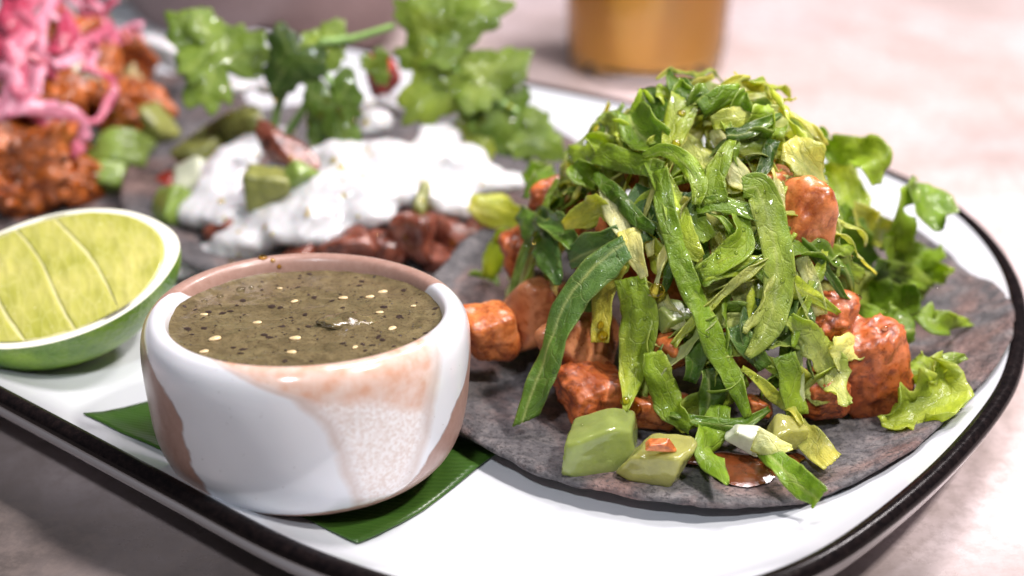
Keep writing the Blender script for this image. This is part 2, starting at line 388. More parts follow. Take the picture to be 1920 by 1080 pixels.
# ------------------------------------------------------------------ the platter
OUT = [(-24, 3.2), (-17.3, -2.0), (-10.43, -7.26), (-6.51, -10.28), (-3.2, -12.72), (.7, -14.1), (4.5, -13.15), (7.11, -11.0), (9.4, -8.3), (11.0, -5.6),
       (12.15, -1.6), (11.9, 2.5), (10.2, 5.6), (7.2, 8.3), (4.04, 10.5), (0, 13.0), (-6, 16.8), (-12, 20.6), (-18, 24.0), (-23.5, 25.2), (-28, 22.6), (-30, 17), (-28.8, 9.2)]
outl = catmull([(x, y, 0) for x, y in OUT], 320, True)
for _ in range(6): outl = [(outl[i-2]+outl[i-1]*2+outl[i]*2+outl[(i+1) % 320]*2+outl[(i+2) % 320])/8 for i in range(320)]
nrm = []
for i in range(320):
    t = (outl[(i+2) % 320]-outl[i-2]).normalized(); nrm.append(Vector((-t.y, t.x, 0)))   # points inward
def ring(d, z): return [outl[i]+nrm[i]*d+Vector((0, 0, z)) for i in range(320)]
def band(name, prof, mat, parent, cap=None):
    v = []; n = len(prof)
    for d, z in prof: v += ring(d, z)
    f = [(j*320+i, j*320+(i+1) % 320, (j+1)*320+(i+1) % 320, (j+1)*320+i) for j in range(n-1) for i in range(320)]
    if cap is not None:
        for j in cap: f.append(tuple(j*320+i for i in range(320)))
    return mesh_obj(name, v, f, mat, parent)
plate = thing('platter', 'long white enamel platter with black rim carrying the tacos', 'platter', (0, 0, TZ))
plate_in = [(.34, 1.13), (.48, 1.03), (.68, .90), (.9, .76), (1.2, .60), (1.6, .42), (2.1, .27), (2.7, .15), (3.4, .06), (4.3, .02), (5.5, 0)]
o = band('well', plate_in, MT_ENAMEL, plate, cap=[len(plate_in)-1]); o.location = (0, 0, -TZ)
lip = [(.02, .95), (-.03, 1.0), (-.03, 1.08), (.02, 1.16), (.11, 1.21), (.20, 1.215), (.29, 1.18), (.35, 1.12)]
o = band('black_rim', lip, MT_BLACK, plate); o.location = (0, 0, -TZ)
ext = [(.03, .96), (.06, .76), (.22, .45), (.55, .1), (1.1, -.35), (1.7, -.70), (2.0, -.84), (2.15, -.885), (2.6, -.885), (2.8, -.80), (3.2, -.6)]
o = band('underside', ext, MT_ENAMEL, plate); o.location = (0, 0, -TZ)
OA = np.array([(q.x, q.y) for q in outl])
def plate_z(x, y):
    d = math.sqrt(((OA-(x, y))**2).sum(1).min())
    xs = [a for a, b in plate_in]; zs = [b for a, b in plate_in]
    return float(np.interp(d, xs, zs))

# ------------------------------------------------------------------ banana leaf under the cup
lc = [atz(172, 822, .32), atz(372, 942, .55), atz(690, 1038, .45), atz(918, 850, .1), atz(760, 640, .1), atz(400, 640, .1)]
def leafpatch(poly, n=46):
    a, b, c_, d = poly; v = []; 
    for i in range(n):
        for j in range(n):
            u, w = i/(n-1), j/(n-1)
            p = (a.lerp(b, u)).lerp(d.lerp(c_, u), w)
            wob = .12*fbm((p.x, p.y, 0), .45, 3, 3)
            q = p + Vector((wob, wob, 0))
            q.z = plate_z(q.x, q.y) + .035 + .02*math.sin(9*w)+ .015*fbm((p.x, p.y, 1), .5, 2, 1)
            v.append(q)
    return v, grid_faces(n, n)
v, f = leafpatch([Vector((-8.85, -7.05, 0)), Vector((-2.75, -11.15, 0)), Vector((-.35, -7.6, 0)), Vector((-6.3, -3.7, 0))])
o = mesh_obj('banana_leaf', v, f, MT_BANANA); md = o.modifiers.new('thick', 'SOLIDIFY'); md.thickness = .03; md.offset = 1
tag(recenter(o), 'dark green piece of banana leaf under the ceramic cup', 'leaf')

# ------------------------------------------------------------------ the cup
cup = thing('sauce_cup', 'round buff clay cup with white drip glaze, holding brown-green salsa', 'cup', (-4.0, -8.1, .33), (R(-6), 0, 0))
RO = 3.2
prof = [(0, .16), (.9, .14), (1.6, .06), (2.05, .0), (2.32, .03), (2.56, .12), (2.76, .28), (2.92, .52), (3.04, .85), (3.11, 1.25), (3.16, 1.7), (3.19, 2.15), (3.2, 2.5), (3.18, 2.8),
        (3.12, 3.02), (3.02, 3.17), (2.92, 3.24), (2.81, 3.25), (2.71, 3.2), (2.65, 3.08), (2.61, 2.9), (2.55, 2.6), (2.38, 2.0), (2.2, 1.3), (1.8, .8), (1.0, .6), (0, .58)]
pp = catmull([(r, z, 0) for r, z in prof], 130)
prof = [(max(p.x, 0), p.y) for p in pp]
arc = [0.0]
for a, b in zip(prof, prof[1:]): arc.append(arc[-1]+math.dist(a, b))
j0 = min(range(40), key=lambda j: abs(prof[j][0]-2.1)+abs(prof[j][1])); jr = max(range(len(prof)), key=lambda j: prof[j][1])
sv = [(a-arc[j0])/(arc[jr]-arc[j0]) for a in arc]
def ip(s, t): return float(np.interp(s, [a for a, b in t], [b for a, b in t]))
def cupfn(p, a, j):
    k = 1+.010*math.sin(2*a+.6)+.007*math.sin(3*a+2)+.004*fbm((p.x, p.y, p.z), .8, 2, 4)
    return Vector((p.x*k, p.y*k, p.z+(.03*math.sin(2*a+1)+.035*math.sin(a+4.4))*(p.z/3.2)**2))
def cupcol(p, a, j):
    s = sv[j]; deg = math.degrees(a); deg = (deg-360 if deg > 180 else deg)-9.5
    L = ip(s, [(0, -14), (.12, -26), (.25, -42), (.4, -46), (.65, -48), (.78, -56), (.88, -72), (1.0, -112), (1.15, -132), (1.3, -112), (1.6, -70)])
    Rr = ip(s, [(0, 8), (.12, 18), (.25, 36), (.5, 54), (.8, 78), (1.0, 108), (1.15, 116), (1.3, 70), (1.6, 40)])
    d = min((deg-L)/22, (Rr-deg)/22, (s-.175-.02*math.sin(a*3))/.10 if s < .5 else 9)
    A = ip(s, [(.08, 17), (.3, 13), (.5, 9), (.72, 4), (.84, -4), (.92, -20), (1.0, -36), (1.2, -36)])
    B = ip(s, [(.08, 30), (.3, 36), (.5, 40), (.75, 44), (.86, 48), (1.0, 52), (1.2, 50)])
    e = min((deg-A)/16, (B-deg)/20)
    pch = (s-.72-.08*math.sin(a*5))/.2 if s < 1.3 else -1
    pch = min(pch, (44-deg)/25+.2)
    cl = lambda x: .5+max(-.5, min(.5, x*.5))
    return (cl(d), cl(e), cl(pch), 1)
lathe('bowl_body', prof, 300, MT_CUP, cup, cupfn, cupcol)

# salsa with seeds, flecks and a glossy lump
sal = thing('salsa', 'brown-green salsa with pale seeds and dark flecks filling the ceramic cup', 'salsa', (-4.0, -8.1, .33), (R(-6), 0, 0))
rng = random.Random(5)
SZ = 2.96
def salsa_z(x, y):
    r = math.hypot(x, y)
    z = SZ + .035*fbm((x, y, 0), 1.3, 3, 2) + .008*fbm((x, y, 0), 6, 2, 8)
    z += .075*max(0, (r-2.36)/.32)**2
    z += .13*math.exp(-(((x-.78)/.42)**2+((y+.12)/.34)**2)**2) * (1+.35*fbm((x, y, 3), 4, 2, 2))
    return z
v = [Vector((0, 0, salsa_z(0, 0)))]; f = []; nr, na = 60, 180
for i in range(1, nr+1):
    for k in range(na):
        a = 2*PI*k/na; r = 2.68*i/nr; x, y = r*math.sin(a), -r*math.cos(a); v.append(Vector((x, y, salsa_z(x, y))))
for k in range(na): f.append((0, 1+k, 1+(k+1) % na))
for i in range(nr-1):
    for k in range(na):
        a, b = 1+i*na+k, 1+i*na+(k+1) % na; f.append((a, a+na, b+na, b))
mesh_obj('liquid', v, f, MT_SALSA, sal)
sv_, sf_ = ico(2)
seed_me = None
for (x, y, s, an) in [(-1.55, -.95, 1.25, 40), (-.05, -.92, 1.15, 10), (-.9, -.12, .9, 15), (.62, 1.15, 1.0, 5), (1.15, 1.2, .95, 20), (1.38, 1.55, 1.05, 30), (1.72, -.42, 1.0, 60),
                      (-.02, -1.62, .95, 5), (-.35, 1.0, .85, 50), (1.42, .35, .8, 10), (-2.0, .25, .8, 0), (-1.65, -1.5, .9, 30), (-.75, 1.7, .6, 0), (2.05, .75, .6, 20), (1.1, -1.35, .7, 70)]:
    if seed_me is None:
        o = mesh_obj('seed', [Vector((p.x*.105*(1-.25*p.x), p.y*.07, p.z*.03)) for p in sv_], sf_, MT_SEED, sal); seed_me = o.data
    else:
        o = bpy.data.objects.new('seed', seed_me); COL.objects.link(o); o.parent = sal
    o.location = (x, y, salsa_z(x, y)+.012); o.rotation_euler = (0, 0, R(an)); o.scale = (s, s, s)
v = []; f = []
for k in range(200):
    r = 2.55*math.sqrt(rng.random()); a = rng.random()*2*PI; x, y = r*math.cos(a), r*math.sin(a)
    s = rng.choice([.018, .022, .03, .035, .05, .085]); n = rng.randint(4, 6); b = len(v); el = rng.uniform(.4, 1); ro = rng.random()*PI
    pts = []
    for q in range(n):
        t = 2*PI*q/n; u, w = s*math.cos(t)*rng.uniform(.7, 1.2), s*el*math.sin(t)*rng.uniform(.7, 1.2)
        px_, py_ = x+u*math.cos(ro)-w*math.sin(ro), y+u*math.sin(ro)+w*math.cos(ro); pts.append((px_, py_))
    v += [Vector((p[0], p[1], salsa_z(*p)+.004+rng.random()*.006)) for p in pts]+[Vector((x, y, salsa_z(x, y)+.018))]
    f += [(b+q, b+(q+1) % n, b+n) for q in range(n)]
o = mesh_obj('herb_flecks', v, f, MT_FLECK, sal); o['kind'] = 'stuff'
o = chunk('tomatillo_lump', (.80, -.14, 2.98), (.50, .36, .13), (0, 6, 15), MT_HERB, 11, box=1.3, rough=.45, fine=.12, fibre=.25); o.parent = sal
for (x, y, s) in [(-1.9, 1.25, .07), (-1.55, 1.62, .09), (-1.35, 1.75, .05), (-2.15, .95, .06), (-1.2, 1.86, .04)]:
    o = mesh_obj('bubble', [p*s for p in sv_], sf_, MT_WATERDROP, sal); o.location = (x, y, salsa_z(x, y)+.01); o.scale = (1, 1, .6)

# ------------------------------------------------------------------ tortillas
def tortilla(name, cx, cy, r, z0, seed, label, lift, rad=None):
    n, m_ = 260, 44
    if rad: ra = np.array([a for a, b in rad]); rb = np.array([b for a, b in rad])
    def pos(a, q):
        r_ = float(np.interp(math.degrees(a) % 360, ra, rb, period=360)) if rad else r
        rr = r_*(1+.006*math.sin(2*a+seed)+.006*math.sin(5*a+seed*2)+.004*math.sin(11*a)+.005*fbm((math.cos(a), math.sin(a), 0), 4, 3, seed))*q
        x, y = rr*math.cos(a), rr*math.sin(a)
        z = z0 + lift(a, q) + .05*fbm((x, y, 0), .45, 3, seed)*q + .022*fbm((x, y, 2), 2.6, 4, seed)
        z = max(z, plate_z(cx+x, cy+y)+.27)
        return Vector((cx+x, cy+y, z))
    v = [Vector((cx, cy, z0+lift(0, 0)))]; 
    for i in range(1, m_+1):
        for k in range(n): v.append(pos(2*PI*k/n, i/m_*.985))
    e1 = []
    th = lambda a: .19+.07*fbm((3*math.cos(a), 3*math.sin(a), 4), 2.6, 4, seed)
    for (q, dz) in [(1.0, .12), (1.008, .4), (1.004, .75), (.99, 1.0)]:
        for k in range(n):
            a = 2*PI*k/n; p = pos(a, q+.008*fbm((9*math.cos(a), 9*math.sin(a), dz*3), 2, 3, seed)); v.append(p-Vector((0, 0, th(a)*dz)))
    for i in range(m_-1, 0, -6):
        for k in range(n): a = 2*PI*k/n; v.append(pos(a, i/m_*.985)-Vector((0, 0, th(a))))
    f = [(0, 1+k, 1+(k+1) % n) for k in range(n)]; rows = (len(v)-1)//n
    for i in range(rows-1):
        for k in range(n):
            a, b = 1+i*n+k, 1+i*n+(k+1) % n; f.append((a, a+n, b+n, b))
    o = mesh_obj(name, v, f, MT_TORT)
    return tag(recenter(o), label, 'tortilla', 'blue corn tortillas on the platter')
def angd(a, b): return math.cos(a-b)
def lift1(a, q):
    z = .15*q**3
    z += q**4*.75*max(0, angd(a, R(48)))**3 + q**4*.9*max(0, angd(a, R(140)))**3
    z += q**3*.12*max(0, angd(a, R(250)))
    return z
tortilla('tortilla', 4.72, -3.2, 6.85, .34, 1, 'grey-violet corn tortilla under the lettuce-topped taco, nearest the camera', lift1,
         [(0, 6.55), (37, 6.95), (70, 6.9), (110, 6.8), (158, 6.7), (190, 7.0), (217, 7.1), (238, 7.05), (262, 6.95), (287, 6.5), (305, 6.15), (319, 5.98), (335, 6.15), (352, 6.5)])
def lift2(a, q): return .35*q**3*max(0, angd(a, R(190))) + .3*q**4*max(0, angd(a, R(160)))**2+.1*q*q
tortilla('tortilla', -3.9, 5.4, 6.9, .42, 2, 'grey tortilla under the white crema, between the other two tacos', lift2)
def lift3(a, q): return .12*q*q + .55*q**4*max(0, angd(a, R(20)))**3
tortilla('tortilla', -15.1, 9.4, 6.9, .22, 3, 'brown-grey tortilla under the pink pickled onions', lift3)

# ------------------------------------------------------------------ lime
lime = thing('lime_half', 'cut lime with yellow-green flesh leaning beside the ceramic cup', 'lime')
LA, LB = 2.75, 2.25
lime.matrix_world = Matrix.Translation(atz(98, 516, 2.05)) @ Euler((R(14), R(-9), R(16)), 'XYZ').to_matrix().to_4x4()
n, k_ = 120, 40; v = []; f = []
for i in range(n):
    a = 2*PI*i/n
    for j in range(k_+1):
        t = (j/k_)*PI/2
        rr = math.cos(t)**.9; z = -1.85*math.sin(t)
        nip = 1+.05*max(0, math.cos(a))**12*math.cos(t)
        v.append(Vector((LA*rr*math.cos(a)*nip, LB*rr*math.sin(a), z)))
f = [tuple(reversed(q)) for q in grid_faces(n, k_+1, wrap_u=True)]
mesh_obj('rind', v, f, MT_RIND, lime)
v = []; rows = [(1.0, -.004), (.985, .012), (.97, .012), (.953, .014), (.935, .010), (.6, .012), (.3, .012), (.01, .012)]
for i in range(n):
    a = 2*PI*i/n; nip = 1+.05*max(0, math.cos(a))**12
    for q, z in rows:
        qq = q-(.018*math.sin(3*a+1)+.012*math.sin(7*a) if .8 < q < .95 else 0)
        v.append(Vector((LA*qq*math.cos(a)*nip, LB*qq*math.sin(a), z)))
mesh_obj('pith', v, grid_faces(n, len(rows), wrap_u=True), MT_PITH, lime)
v = [Vector((LA*.93*q*math.cos(2*PI*i/n), LB*.925*q*math.sin(2*PI*i/n), .019)) for i in range(n) for q in (1, .5, .01)]
mesh_obj('membrane', v, grid_faces(n, 3, wrap_u=True), MT_MEMB, lime)
cuts = [(-2.50, -2.50), (-.72, -1.75), (.45, -.75), (1.45, .25), (2.46, 2.46)]      # membrane x at the near and far edge
def segment(l, r_, seed):
    nu, nv = 34, 46; v = []; a_, b_ = LA*.925, LB*.92
    for i in range(nu):
        for j in range(nv):
            u = i/(nu-1); w = -1+2*j/(nv-1)
            def mem(c): return c[0]+(c[1]-c[0])*(w+1)/2+.10*math.sin(2.4*w+c[0])
            g = .012
            xl = -a_*math.sqrt(max(0, 1-(w*.985)**2)) if l[0] < -2 else mem(l)+g
            xr = a_*math.sqrt(max(0, 1-(w*.985)**2)) if r_[0] > 2 else mem(r_)-g
            x = xl+(xr-xl)*u
            lim = math.sqrt(max(.0, 1-(x/a_)**2)) if abs(x) < a_ else 0
            y = b_*w*(lim if (l[0] > -2 and r_[0] < 2) else 1)
            if not (l[0] > -2 and r_[0] < 2):
                y = b_*w
                if abs(x)/a_ > math.sqrt(max(0, 1-w*w)): x = math.copysign(a_*math.sqrt(max(0, 1-w*w)), x)
            e = min(1, min(u, 1-u)*26, (1-abs(w))*16)
            v.append(Vector((x, y, -.002+.05*math.sqrt(max(0, e))+.018*fbm((x, y*.4, 0), 3.5, 3, seed))))
    mesh_obj('pulp_segment', v, grid_faces(nu, nv), MT_PULP, lime)
for i in range(4): segment(cuts[i], cuts[i+1], i)

# ------------------------------------------------------------------ glass of orange juice, bowl behind
gx, gy = 5.15, 21.0
g = thing('drinking_glass', 'clear tumbler of orange drink standing behind the platter', 'glass', (gx, gy, TZ))
pr = [(0, .004), (2.6, .004), (2.85, .06), (2.98, .25), (3.05, 1), (3.2, 5), (3.4, 11), (3.38, 11.1), (3.28, 11.1), (3.24, 11), (3.04, 5), (2.9, .75), (2.75, .5), (2.3, .4), (0, .38)]
lathe('tumbler', pr, 96, MT_GLASS, g)
pr = [(0, .39), (2.3, .41), (2.77, .51), (2.92, .76), (3.06, 5), (3.22, 10), (3.2, 10.05), (0, 10.05)]
o = lathe('orange_drink', pr, 96, MT_JUICE); o.location = (gx, gy, TZ); tag(o, 'orange juice filling the clear tumbler', 'drink')
b = thing('stoneware_bowl', 'mauve-brown stoneware bowl behind the platter at the upper left', 'bowl', (-9.6, 24.3, TZ))
pr = [(0, .1), (3.6, .1), (3.8, 0), (4.3, 0), (4.6, .2), (5.2, .8), (5.7, 2.0), (5.9, 3.6), (6.1, 5.6), (6.1, 6.4), (6.0, 6.55), (5.85, 6.5), (5.8, 5.6), (5.5, 3.6), (4.8, 2), (3, 1), (0, .8)]
lathe('bowl_body', [(p.x, p.y) for p in catmull([(r, z, 0) for r, z in pr], 70)], 96, MT_STONE, b)

# ------------------------------------------------------------------ lettuce
D1 = Dome(4.35, -3.0, 4.5, 4.9, 5.6, .55)
D2 = Dome(-3.7, 5.0, 5.6, 5.2, 2.3, .5)
D3 = Dome(-15.3, 8.2, 4.9, 4.6, 3.6, .4)
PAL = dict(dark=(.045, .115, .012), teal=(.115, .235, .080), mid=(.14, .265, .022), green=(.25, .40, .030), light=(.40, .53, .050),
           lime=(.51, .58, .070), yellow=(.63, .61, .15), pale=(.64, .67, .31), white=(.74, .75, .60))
def px_to_cm(p, w): return w*((p-CAM).dot(FW))/2666.67

def ribbon(name, pts, widths, ca, cb, mat=MT_LEAF, twist=(0, 0), curl=0.0, crinkle=.06, ruffle=.06, rf=2.6, tooth=.05, nrm=None, rib=None, thick=.02, seed=0, nw=15, parent=None, fold=0.0, kink=.07, slant=0.0):
    """a leaf strip along a path: width, twist and cross curl vary, edges waver"""
    ln = sum((Vector(pts[i+1])-Vector(pts[i])).length for i in range(len(pts)-1))
    n = max(14, int(ln*13)); path = catmull(pts, n); v = []; col = []; uv = []
    ws = np.interp(np.linspace(0, 1, n), np.linspace(0, 1, len(widths)), widths)
    if rib is None and mat is MT_LEAF and seed % 4 == 1: rib = .3
    prevS = None; acc = 0
    for i in range(n):
        t = i/(n-1); e = fbm((t*ln*.9, seed, 0), 1.0, 2, seed+4); g_ = fbm((t*ln*.9, seed, 9), 1.0, 2, seed+8)
        path[i] = path[i] + Vector((e, -abs(g_)*.6, g_))*kink*min(1, 4*t, 4*(1-t)+.3)
    A, B = np.array(PAL.get(ca, ca)), np.array(PAL.get(cb, cb))
    for i in range(n):
        t = i/(n-1); p = path[i]
        T = (path[min(i+1, n-1)]-path[max(i-1, 0)])
        T = T.normalized() if T.length > 1e-6 else Vector((0, 0, -1))
        if i: acc += (path[i]-path[i-1]).length
        N = nrm(p) if callable(nrm) else (nrm or TOCAM)
        Sd = T.cross(N)
        if Sd.length < .15: Sd = prevS if prevS else T.cross(Vector((0, 0, 1)))
        Sd.normalize()
        if prevS: Sd = (Sd*.5+prevS*.5).normalized() if Sd.dot(prevS) > -.3 else prevS
        prevS = Sd; Nn = Sd.cross(T).normalized()
        tw = R(twist[0]+(twist[1]-twist[0])*t+14*math.sin(t*5+seed)+38*fbm((t*ln*.6, seed, 3), 1.0, 2, seed))
        s2 = Sd*math.cos(tw)+Nn*math.sin(tw); n2 = Nn*math.cos(tw)-Sd*math.sin(tw)
        w = ws[i]/2*(1+.12*fbm((acc, seed, 0), .9, 3, seed))
        for j in range(nw):
            q = -1+2*j/(nw-1)
            wl = w*(1+tooth*fbm((acc, q, seed*1.3), 3.4, 3, seed)) if abs(q) > .6 else w
            bend = (-curl*.45 if curl > 0 else -curl)*(q*q)*w + fold*abs(q)*w + crinkle*(abs(fbm((acc, q*w*1.6, seed), 1.5, 2, seed))-.25)+.6*crinkle*(abs(fbm((acc*1.6, q*w*3.2, seed), 2.0, 2, seed+3))-.25) + .10*w*(abs((q-.25*math.sin(seed))) if seed % 3 else 0)
            rz = ruffle*math.sin(rf*acc*2+seed*2.1+(1.3 if q > 0 else 0))*abs(q)**2 + .35*ruffle*fbm((acc, q*w, 0), 2.2, 3, seed+2)
            v.append(p+s2*(q*wl)+n2*(bend+rz)+T*(slant*q*w*(t**8 - .4*(1-t)**8)+.03*fbm((q*3, t*3, seed), 2, 2)*(t > .93 or t < .07)))
            f_ = min(1, max(0, .65*t+.35*(.5+.5*q*(1 if seed % 2 else -1))+.26*fbm((acc, q, seed), .9, 3, seed)))
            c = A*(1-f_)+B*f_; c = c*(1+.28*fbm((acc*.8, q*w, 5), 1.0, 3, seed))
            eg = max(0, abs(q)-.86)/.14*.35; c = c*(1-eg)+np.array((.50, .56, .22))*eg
            if rib is not None: k = math.exp(-((q-rib)/.10)**2)*.65; c = c*(1-k)+np.array((.55, .62, .27))*k
            col.append((*np.clip(c, .004, .9), 1)); uv.append((acc+seed*3.7, q*w+seed*1.9))
    o = mesh_obj(name, v, grid_faces(n, nw), mat, parent, col=col, uv=uv)
    md = o.modifiers.new('thick', 'SOLIDIFY'); md.thickness = thick; md.offset = 0
    return o

def strip(D, pxs, wpx, ca, cb, label, name='lettuce_strip', cat='lettuce', off=.25, view=.75, group=None, **kw):
    pts = [aty(q[0], q[1], q[3]) if len(q) > 3 else D.hit(q[0], q[1], off+.12+(q[2] if len(q) > 2 else 0)) for q in pxs]
    ws = [.98*px_to_cm(pts[min(len(pts)-1, round(i*(len(pts)-1)/max(1, len(wpx)-1)))], w) for i, w in enumerate(wpx)]
    nf = lambda p: (D.normal(p)*(1-view)+TOCAM*view).normalized()
    o = ribbon(name, pts, ws, ca, cb, nrm=nf, **kw)
    return tag(recenter(o), label, cat, group or 'shredded lettuce on the nearest taco')

